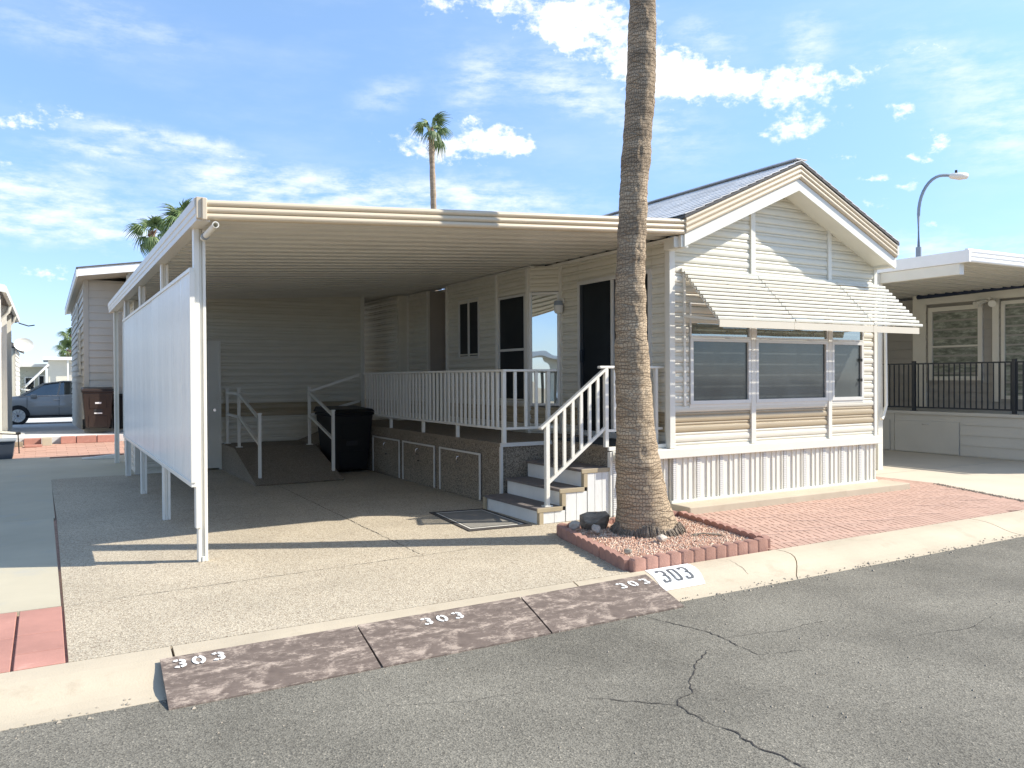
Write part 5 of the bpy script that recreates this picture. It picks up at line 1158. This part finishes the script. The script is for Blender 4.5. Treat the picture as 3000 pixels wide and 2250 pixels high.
# ================================================================== CAR
def wheel_(parent, x, y, z, r, sy):
    w_ = MB().tube([(x, y, z), (x, y+.20*sy, z)], r, 28).build('wheel', M['rubber'], parent)
    MB().tube([(x, y-.006*sy, z), (x, y+.01*sy, z)], r*.68, 24).build('rim', M['alum'], w_)
    mb = MB()
    for k in range(10):
        a = k*math.pi/5; mb.bar((x, y-.012*sy, z), (x+math.cos(a)*r*.64, y-.012*sy, z+math.sin(a)*r*.64), .035, .012, (0, 1, 0))
    mb.build('spokes', M['chrome'], w_); return w_
def suv(label, loc, rz, paint, L=4.65):
    t = root('parked_car', label, 'car', loc, rotz=rz, local=True)
    # side stations: x, belt z, body half width; front is -x
    st_ = [(-2.32, .50, .72, .60), (-2.25, .34, .84, .78), (-2.0, .26, .96, .88), (-1.6, .24, 1.04, .91), (-1.15, .24, 1.09, .925), (-.6, .24, 1.10, .93), (.4, .24, 1.12, .93), (1.4, .24, 1.15, .92), (1.9, .26, 1.16, .89), (2.2, .34, 1.12, .82), (2.3, .5, 1.0, .74)]
    rings = []
    for x, z0_, z1_, w in st_:
        zm = (z0_+z1_)/2
        half = [(0, z0_), (w*.85, z0_), (w, z0_+.12), (w*1.02, zm), (w*.985, z1_-.08), (w*.93, z1_), (w*.5, z1_+.03), (0, z1_+.04)]
        rings.append([(x, -a, b) for a, b in half]+[(x, a, b) for a, b in half[::-1][1:-1]])
    mb = MB(); n = len(rings[0])
    for i in range(len(rings)-1): mb.add(rings[i]+rings[i+1], [(k, (k+1) % n, n+(k+1) % n, n+k) for k in range(n)], 0, True)
    mb.add(rings[0], [tuple(range(n))]); mb.add(rings[-1], [tuple(reversed(range(n)))])
    body = mb.build('body', paint, t)
    # greenhouse
    gh_ = [(-1.35, 1.05, .80, 1.07), (-.55, 1.07, .62, 1.53), (.1, 1.08, .60, 1.63), (.9, 1.09, .60, 1.64), (1.6, 1.10, .58, 1.60), (2.18, 1.10, .60, 1.15)]
    mb = MB(); R_ = []
    for x, zb, w, zt_ in gh_: R_.append([(x, -.86, zb), (x, -w, zt_), (x, w, zt_), (x, .86, zb)])
    for i in range(len(R_)-1): mb.add(R_[i]+R_[i+1], [(0, 1, 5, 4), (2, 3, 7, 6)], 1); mb.add(R_[i]+R_[i+1], [(1, 2, 6, 5)], 0 if 0 < i < 4 else 1)
    mb.build('cabin', [paint, M['carglass']], t)
    # pillars and roof rails over the glass on both sides
    for sy in (-1, 1):
        mb = MB(); e = .012*sy
        for (xa, za, ya), (xb, zb, yb) in (((-1.37, 1.06, .865), (-.58, 1.54, .63)), ((-.12, 1.07, .87), (-.02, 1.60, .61)), ((.98, 1.09, .87), (1.0, 1.62, .61)), ((1.75, 1.10, .87), (1.55, 1.58, .6))):
            mb.bar((xa, sy*ya+e, za), (xb, sy*yb+e, zb), .05 if xa > -1 else .07, .03, (0, sy, 0))
        mb.bar((-.58, sy*.63+e, 1.54), (.1, sy*.61+e, 1.635), .06, .04); mb.bar((.1, sy*.61+e, 1.635), (1.6, sy*.59+e, 1.60), .06, .04); mb.build('pillars', paint, t)
        MB().bar((-1.35, sy*.885, 1.075), (1.8, sy*.885, 1.12), .012, .025).build('belt_trim', M['chrome'], t)
        MB().box(-1.0, -.80, sy*.93-.09 if sy < 0 else sy*.90, sy*.90 if sy < 0 else sy*.93+.09, 1.02, 1.16).build('mirror', paint, t, bevel=.03)
        for x in (-.10, 1.0): MB().bar((x-.16, sy*.955, .93), (x+.04, sy*.955, .935), .02, .03).build('door_handle', M['chrome'], t)
        for x in (-1.13, -.08, 1.02): MB().bar((x, sy*.948, .34), (x+.01, sy*.935, 1.05), .012, .010, (0, 1, 0)).build('door_gap', M['dark'], t)
        MB().bar((-1.5, sy*.945, .32), (1.5, sy*.945, .32), .02, .05).build('sill_trim', M['rubber'], t)
        for x in (-1.42, 1.38): 
            wheel_(t, x, sy*.955, .35, .355, -sy)
            mb = MB(); pts = [(x+.42*math.cos(a), z_+.0) for a in [0]] if False else None
            A = []; B = []
            for k in range(13):
                a = math.pi*k/12; A.append((x+.40*math.cos(a), sy*.952, .33+.42*math.sin(a))); B.append((x+.345*math.cos(a), sy*.952, .33+.36*math.sin(a)))
            MB().sheet(A, B).build('wheel_arch', M['rubber'], t)
        MB().box(-2.30, -2.12, min(sy*.55, sy*.80), max(sy*.55, sy*.80), .68, .80).build('headlight', M['chrome'], t, bevel=.02)
    return t
suv('grey crossover car parked side-on between the white house and the grey house', (.52, 36.2, -.07), 0, M['carpaint'])

# distant homes beyond the car
def far_house(label, x0, x1, y0, y1, h, wallm, roofm, roof='flat', win=(), name='distant_house', zb=-.3):
    t = root(name, label, 'house', ((x0+x1)/2, (y0+y1)/2, zb))
    MB().box(x0, x1, y0, y1, zb, h).build('wall', wallm, t)
    if roof == 'flat': MB().box(x0-.25, x1+.25, y0-.5, y1+.2, h, h+.16).build('roof', roofm, t)
    else: MB().prism([(x0-.3, y0-.3, h), (x1+.3, y0-.3, h), ((x0+x1)/2, y0-.3, h+roof)], (0, y1-y0+.6, 0)).build('roof', roofm, t)
    for (a, b, c, d) in win:
        f = MB().box(a, b, y0-.05, y0-.005, c, d).build('window', M['trim'], t); MB().box(a+.06, b-.06, y0-.06, y0-.05, c+.06, d-.06).build('pane', M['glassdark'], f)
    return t
w1 = far_house('small white house with flat white roof behind the car, right of the pergola', .15, 1.9, 50, 56, 2.7, M['siding'], M['white'], win=())
MB().box(1.02, 1.10, 49.6, 49.7, -.3, 2.72).build('porch_post', M['rail'], w1); MB().box(1.1, 1.85, 49.96, 49.99, 0, 2.5).build('porch_shade', M['greywall'], w1)
far_house('beige house with pale roof edge between the brown-roofed and white houses', -1.5, .0, 52, 58, 2.35, mat('beige_wall', (.50, .48, .36), .7), M['trim'], win=((-.35, -.02, .6, 1.9), (-1.0, -.5, .7, 1.8)))
br = far_house('distant house with brown pitched roof at the far left', -5.2, -1.3, 60, 66, 1.9, M['siding'], M['brownroof'], roof=.95)
p_ = root('pergola_arm', 'white diagonal awning arms in front of the beige house', 'awning arm', (-.6, 50, 1.5))
MB().bar((-.95, 49.2, 1.25), (.15, 49.6, 2.45), .08, .1).build('arm', M['rail'], p_); MB().bar((-1.1, 49.2, 1.15), (.1, 49.6, .95), .06, .08).build('arm', M['rail'], p_)
w2 = root('white_cabin', 'narrow white siding house behind the satellite dish', 'house', (-1.7, 42, -.2))
lap(w2, (-1.05, 0), (0, 1), (1, 0), 38, 44, -.2, 2.9, M['greywall'], .2); MB().box(-4, -1.1, 37.96, 44, -.2, 2.9).build('wall', M['siding'], w2); MB().prism([(-.85, 37.8, 2.85), (-.85, 37.8, 3.0), (-4, 37.8, 4.4), (-4, 37.8, 4.2)], (0, 6.5, 0)).build('roof', M['shingleedge'], w2)
sdh = root('satellite_dish', 'white satellite dish on the eave behind the white house', 'satellite dish', (-.95, 37.6, 2.8))
mb = MB(); cen = Vector((-.75, 37.5, 3.02)); N1 = Vector((.3, -1, .15)).normalized(); U1 = N1.cross(Vector((0, 0, 1))).normalized(); V1 = U1.cross(N1)
rings_ = [[cen+(U1*math.cos(2*math.pi*k/20)*.36+V1*math.sin(2*math.pi*k/20)*.27)*q+N1*.09*q*q for k in range(20)] for q in (.02, .4, .75, 1)]
for a, b in zip(rings_[:-1], rings_[1:]): mb.add(a+b, [(k, (k+1) % 20, 20+(k+1) % 20, 20+k) for k in range(20)], 0, True)
mb.build('dish', M['rail'], sdh); MB().tube([(-.85, 37.7, 3.0), (-.95, 37.8, 2.75)], .03, 8).build('mast', M['lampgrey'], sdh)
shb = MB(); rr = random.Random(31)
for k in range(900):
    x = rr.gauss(-1.15, .28); y = 48+rr.gauss(0, .4); z = -.2+abs(rr.gauss(.8, .6)); s = .045; a = rr.uniform(0, 6.28)
    shb.add([(x, y, z), (x+s*math.cos(a), y+s*math.sin(a), z+rr.uniform(-s, s)), (x+s*math.cos(a+1.5), y+s*math.sin(a+1.5), z+s)], [(0, 1, 2)])
sr = root('garden_shrub', 'dry sparse shrub beside the beige house beyond the car', 'shrub', (-1.15, 48, -.25)); shb.build('foliage', mat('dry_leaf', (.20, .18, .12), .9, .3), sr)
MB().tube([(-1.15, 48, -.25), (-1.1, 48, .5), (-1.2, 48, 1.2)], [.04, .03, .01], 6).build('stem', M['root'], sr)

# ================================================================== STREET LAMP
sl_ = root('street_lamp', 'grey street lamp with curved arm rising behind the right-hand roof', 'street lamp', (30.1, 19.6, -.3))
X0, Y0 = 30.1, 19.6
MB().tube([(X0, Y0, -.3), (X0, Y0, 6.7)], [.13, .105], 12).build('pole', M['lampgrey'], sl_)
dirp = Vector((.865, -.5, 0)); pts = [(X0, Y0, 6.6), (X0, Y0, 8.0)]
for k in range(1, 11):
    a = math.pi/2*k/10; pts.append(Vector((X0, Y0, 8.0))+dirp*(1.0*(1-math.cos(a)))+Vector((0, 0, 1.55*math.sin(a))))
pts.append(Vector(pts[-1])+dirp*.2); MB().tube(pts, .06, 10).build('arm', M['lampgrey'], sl_)
e = Vector(pts[-1]); MB().tube([e, e+dirp*.1+Vector((0, 0, -.03)), e+dirp*.45+Vector((0, 0, -.04)), e+dirp*.72+Vector((0, 0, -.03)), e+dirp*.78+Vector((0, 0, -.02))], [.05, .11, .15, .12, .04], 14).build('lamp_head', M['rail'], sl_)
MB().tube([e+dirp*.3+Vector((0, 0, .08)), e+dirp*.3+Vector((0, 0, .2))], .05, 8).build('sensor', M['dark'], sl_)

# ================================================================== RIGHT NEIGHBOUR
rn = root('neighbour_home', 'taupe lap-sided neighbouring home with white trim and a wide porch on the right', 'house', (19, 13, 0))
XW = 16.9
lap(rn, (XW, 0), (0, 1), (-1, 0), 5.5, 20, .86, 3.1, M['taupe'], .19)
MB().box(XW+.05, 21.3, 5.5, 20, 0, 3.3).build('wall', M['taupe'], rn)
sc_ = XW/15.2
def tb(nm, y0, y1, z0, z1, q=.05, m='trim'): return boxo(nm, M[m], rn, XW-q, XW-.001, y0, y1, z0, z1, bevel=.004)
ky = lambda y: y*sc_; kz_ = lambda z: 1.6+(z-1.6)*sc_
rectwin(rn, (XW-.02, 0), (0, 1), (-1, 0), ky(8.60), ky(9.66), kz_(1.50), kz_(2.93), ['film', 'film'], .09, .05, bars=(kz_(2.16),), frame='trim')
tb('window_trim', ky(9.72), ky(10.0), .9, kz_(3.2)); tb('head_trim', 5.6, ky(9.72), kz_(3.0), kz_(3.2)); tb('door_trim', ky(8.30), ky(8.42), 1.05, kz_(3.0), .06)
rectwin(rn, (XW-.02, 0), (0, 1), (-1, 0), ky(7.0), ky(8.26), kz_(1.16), kz_(2.95), ['film'], .07, .04, frame='trim', name='patio_door')
# roller awning
MB().tube([(XW-.12, 5.6, kz_(3.24)), (XW-.12, ky(9.85), kz_(3.16))], .05, 12).build('awning_roll', M['navy'], rn)
# deck, skirt boards and hatches
XD = 15.62
boxo('porch_floor', M['taupelight'], rn, XD-.03, XW, 6.5, 17.5, .815, .86); boxo('porch_edge', M['taupelight'], rn, XD-.045, XD-.03, 6.5, 17.5, .80, .862)
z = .02; kk = 0
while z < .80:
    h = min(.20, .80-z)
    for (a, b) in ((6.5, 9.29), (10.72, 10.80)): MB().hexa([(XD-.022, a, z), (XD-.022, b, z), (XD+.03, b, z), (XD+.03, a, z)][::-1], [(XD-.006, a, z+h-.004), (XD-.006, b, z+h-.004), (XD+.03, b, z+h-.004), (XD+.03, a, z+h-.004)][::-1]).build('siding_board', M['taupelight'], rn)
    z += h
MB().box(XD, XD+.04, 6.5, 17.5, 0, .815).build('skirt_backing', M['taupelight'], rn)
for a, b in ((9.31, 10.70), (10.82, 12.2)):
    f = boxo('hatch', M['taupelight'], rn, XD-.035, XD-.002, a, b, .02, .66, bevel=.004); MB().tube([(XD-.04, (a+b)/2-.07, .60), (XD-.065, (a+b)/2-.06, .60), (XD-.065, (a+b)/2+.06, .60), (XD-.04, (a+b)/2+.07, .60)], .008, 8).build('handle', M['chrome'], f)
# porch roof on its pillar
zr = lambda x: 3.33
boxo('porch_beam', M['trim'], rn, 12.24, 12.36, 7.30, 17.5, 3.16, 3.33); boxo('side_fascia', M['white'], rn, 12.215, 12.27, 7.135, 17.6, 3.335, 3.52, bevel=.004)
mb = MB(); hh_ = halfribs(3, .2, .018, 7.16)+[(.2, 7.2), (0, 7.2)]; A = [(12.22, y, 3.54-d) for d, y in hh_]; B = [(21.5, y, 3.60-d) for d, y in hh_]; n = len(A); mb.add(A+B, [(i, (i+1) % n, n+(i+1) % n, n+i) for i in range(n)]); mb.add(A, [tuple(range(n))]); mb.build('front_fascia', M['white'], rn)
y = 7.2
while y < 17.5:
    pr = [(0, 0), (.012, 0), (.016, .03), (.13, .03), (.135, 0), (.17, 0), (.175, .03), (.29, .03), (.295, 0), (.4, 0)]
    MB().sheet([(12.27, y+s, 3.36+q) for s, q in pr], [(XW+.3, y+s, 3.36+q) for s, q in pr]).add([(12.27, y, 3.42), (XW+.3, y, 3.42), (XW+.3, y+.4, 3.42), (12.27, y+.4, 3.42)], [(0, 1, 2, 3)]).build('roof_pan', M['pan'], rn); y += .4
boxo('pillar', M['rail'], rn, 12.17, 12.30, 8.66, 8.79, 0, 3.33, bevel=.005); boxo('pillar', M['rail'], rn, 12.17, 12.30, 12.3, 12.43, 0, 3.33)
MB().prism([(15.6, 7.6, 3.60), (18.4, 7.6, 4.05), (21.6, 7.6, 3.6)], (0, 13, 0)).build('shingle_roof', M['shingle'], rn)
MB().tube([(12.33, 8.64, 3.0), (12.30, 8.60, 1.1), (12.2, 8.58, .92), (12.12, 8.56, .87)], .028, 10).build('downspout', M['rail'], rn)
MB().box(12.305, 12.33, 8.62, 8.72, 2.38, 2.44).build('junction_box', M['rail'], rn)
# far end wall of the porch
lap(rn, (0, 13.6), (1, 0), (0, -1), 12.4, 16.9, .86, 3.3, M['taupe'], .19)
fl = root('flood_light', 'white twin floodlight mounted beside the neighbour window', 'floodlight', (XW-.1, 9.45, 3.0))
for dy in (-.12, .12): MB().tube([(XW-.10, ky(8.45)+dy*.3, kz_(2.98)), (XW-.20, ky(8.45)+dy, kz_(2.95)), (XW-.30, ky(8.45)+dy*1.4, kz_(2.90))], [.03, .06, .075], 12).build('lamp_head', M['rail'], fl)
MB().tube([(XW-.02, ky(8.45), kz_(2.99)), (XW-.10, ky(8.45), kz_(2.99))], .06, 12).build('base', M['rail'], fl)
fl.location = (XW-.1, ky(8.45), 3.0)
for c in fl.children: c.location = Vector((XW-.1, 9.45, 3.0))-Vector((XW-.1, ky(8.45), 3.0))
# small white flood lamp on the pillar
f2 = root('pillar_light', 'small white lamp fixed to the neighbour carport pillar', 'lamp', (12.35, 8.70, 2.5))
MB().tube([(12.30, 8.70, 2.47), (12.37, 8.66, 2.47), (12.43, 8.62, 2.50)], [.02, .045, .05], 12).build('lamp_head', M['rail'], f2); MB().tube([(12.36, 8.68, 2.43), (12.42, 8.64, 2.38)], .018, 8).build('sensor', M['rail'], f2)
# black railing
br_ = root('black_railing', 'black metal porch railing of the neighbouring home', 'railing', (XD+.05, 9.5, .86))
YA, YB = 7.2, 12.2; xr_ = XD+.03
boxo('top_rail', M['black'], br_, xr_-.02, xr_+.02, YA, YB, 1.825, 1.855); boxo('bottom_rail', M['black'], br_, xr_-.015, xr_+.015, YA, YB, .925, .955)
pb = MB().box(-.010, .010, -.010, .010, .955, 1.825).mesh('baluster', M['black']); y = YA+.06
while y < YB:
    inst('baluster', pb, br_, (xr_, y, 0)); y += .109
for y in (8.29, 10.30, 12.2): boxo('post', M['black'], br_, xr_-.033, xr_+.033, y-.033, y+.033, .86, 1.90, bevel=.003); boxo('post_foot', M['black'], br_, xr_-.06, xr_+.05, y-.06, y+.06, .86, .872)
tag(MB().box(12.9, 13.5, 6.1, 6.6, .002, .012).build('neighbour_mat', M['mat_edge'], org=(13.2, 6.3, 0)), 'dark mat on the pale concrete at the right edge of the photo', 'mat')

# ================================================================== ACROSS THE STREET (seen only in the window glass)
op = root('opposite_home', 'plain pale home across the street, seen only mirrored in the window glass', 'house', (4, -13, 0))
MB().box(-3, 3.2, -22, -11, 0, 2.9).build('wall', M['taupelight'], op); MB().prism([(-3.4, -22, 2.9), (3.6, -22, 2.9), (.1, -22, 4.1)], (0, 11.3, 0)).build('roof', M['shingle'], op)
MB().box(3.3, 8.6, -20, -10.2, 2.7, 2.85).build('carport_roof', M['white'], op); MB().box(8.4, 8.5, -10.6, -10.5, 0, 2.7).build('post', M['rail'], op)
f = MB().box(-1.8, 1.6, -11.03, -11, .9, 2.3).build('window', M['trim'], op); MB().box(-1.7, 1.5, -11.05, -11.03, 1.0, 2.2).build('pane', M['glassdark'], f)
op2 = root('opposite_home', 'second pale home across the street, mirrored in the picture windows', 'house', (14, -13, 0))
MB().box(10, 16.5, -22, -11, 0, 2.9).build('wall', M['siding'], op2); MB().prism([(9.6, -22, 2.9), (16.9, -22, 2.9), (13.2, -22, 4.1)], (0, 11.3, 0)).build('roof', M['shingle'], op2)
for a, b in ((10.7, 11.9), (13.2, 14.6)):
    f = MB().box(a, b, -11.03, -11, .9, 2.4).build('window', M['trim'], op2); MB().box(a+.07, b-.07, -11.05, -11.03, .97, 2.33).build('pane', M['glassdark'], f)
suv('white car parked across the street, mirrored in the angled bay window', (-13.2, -4.6, -.09), R(200), M['truck'])
op3 = root('opposite_home', 'third pale home across the street to the left, mirrored in the angled bay window', 'house', (-22, -14, 0))
MB().box(-28, -17, -24, -12, 0, 2.9).build('wall', M['siding'], op3); MB().box(-28.5, -15.5, -24.5, -10.2, 2.9, 3.1).build('roof', M['white'], op3)
print('objects', len(bpy.data.objects), 'patio pavers', cnt)
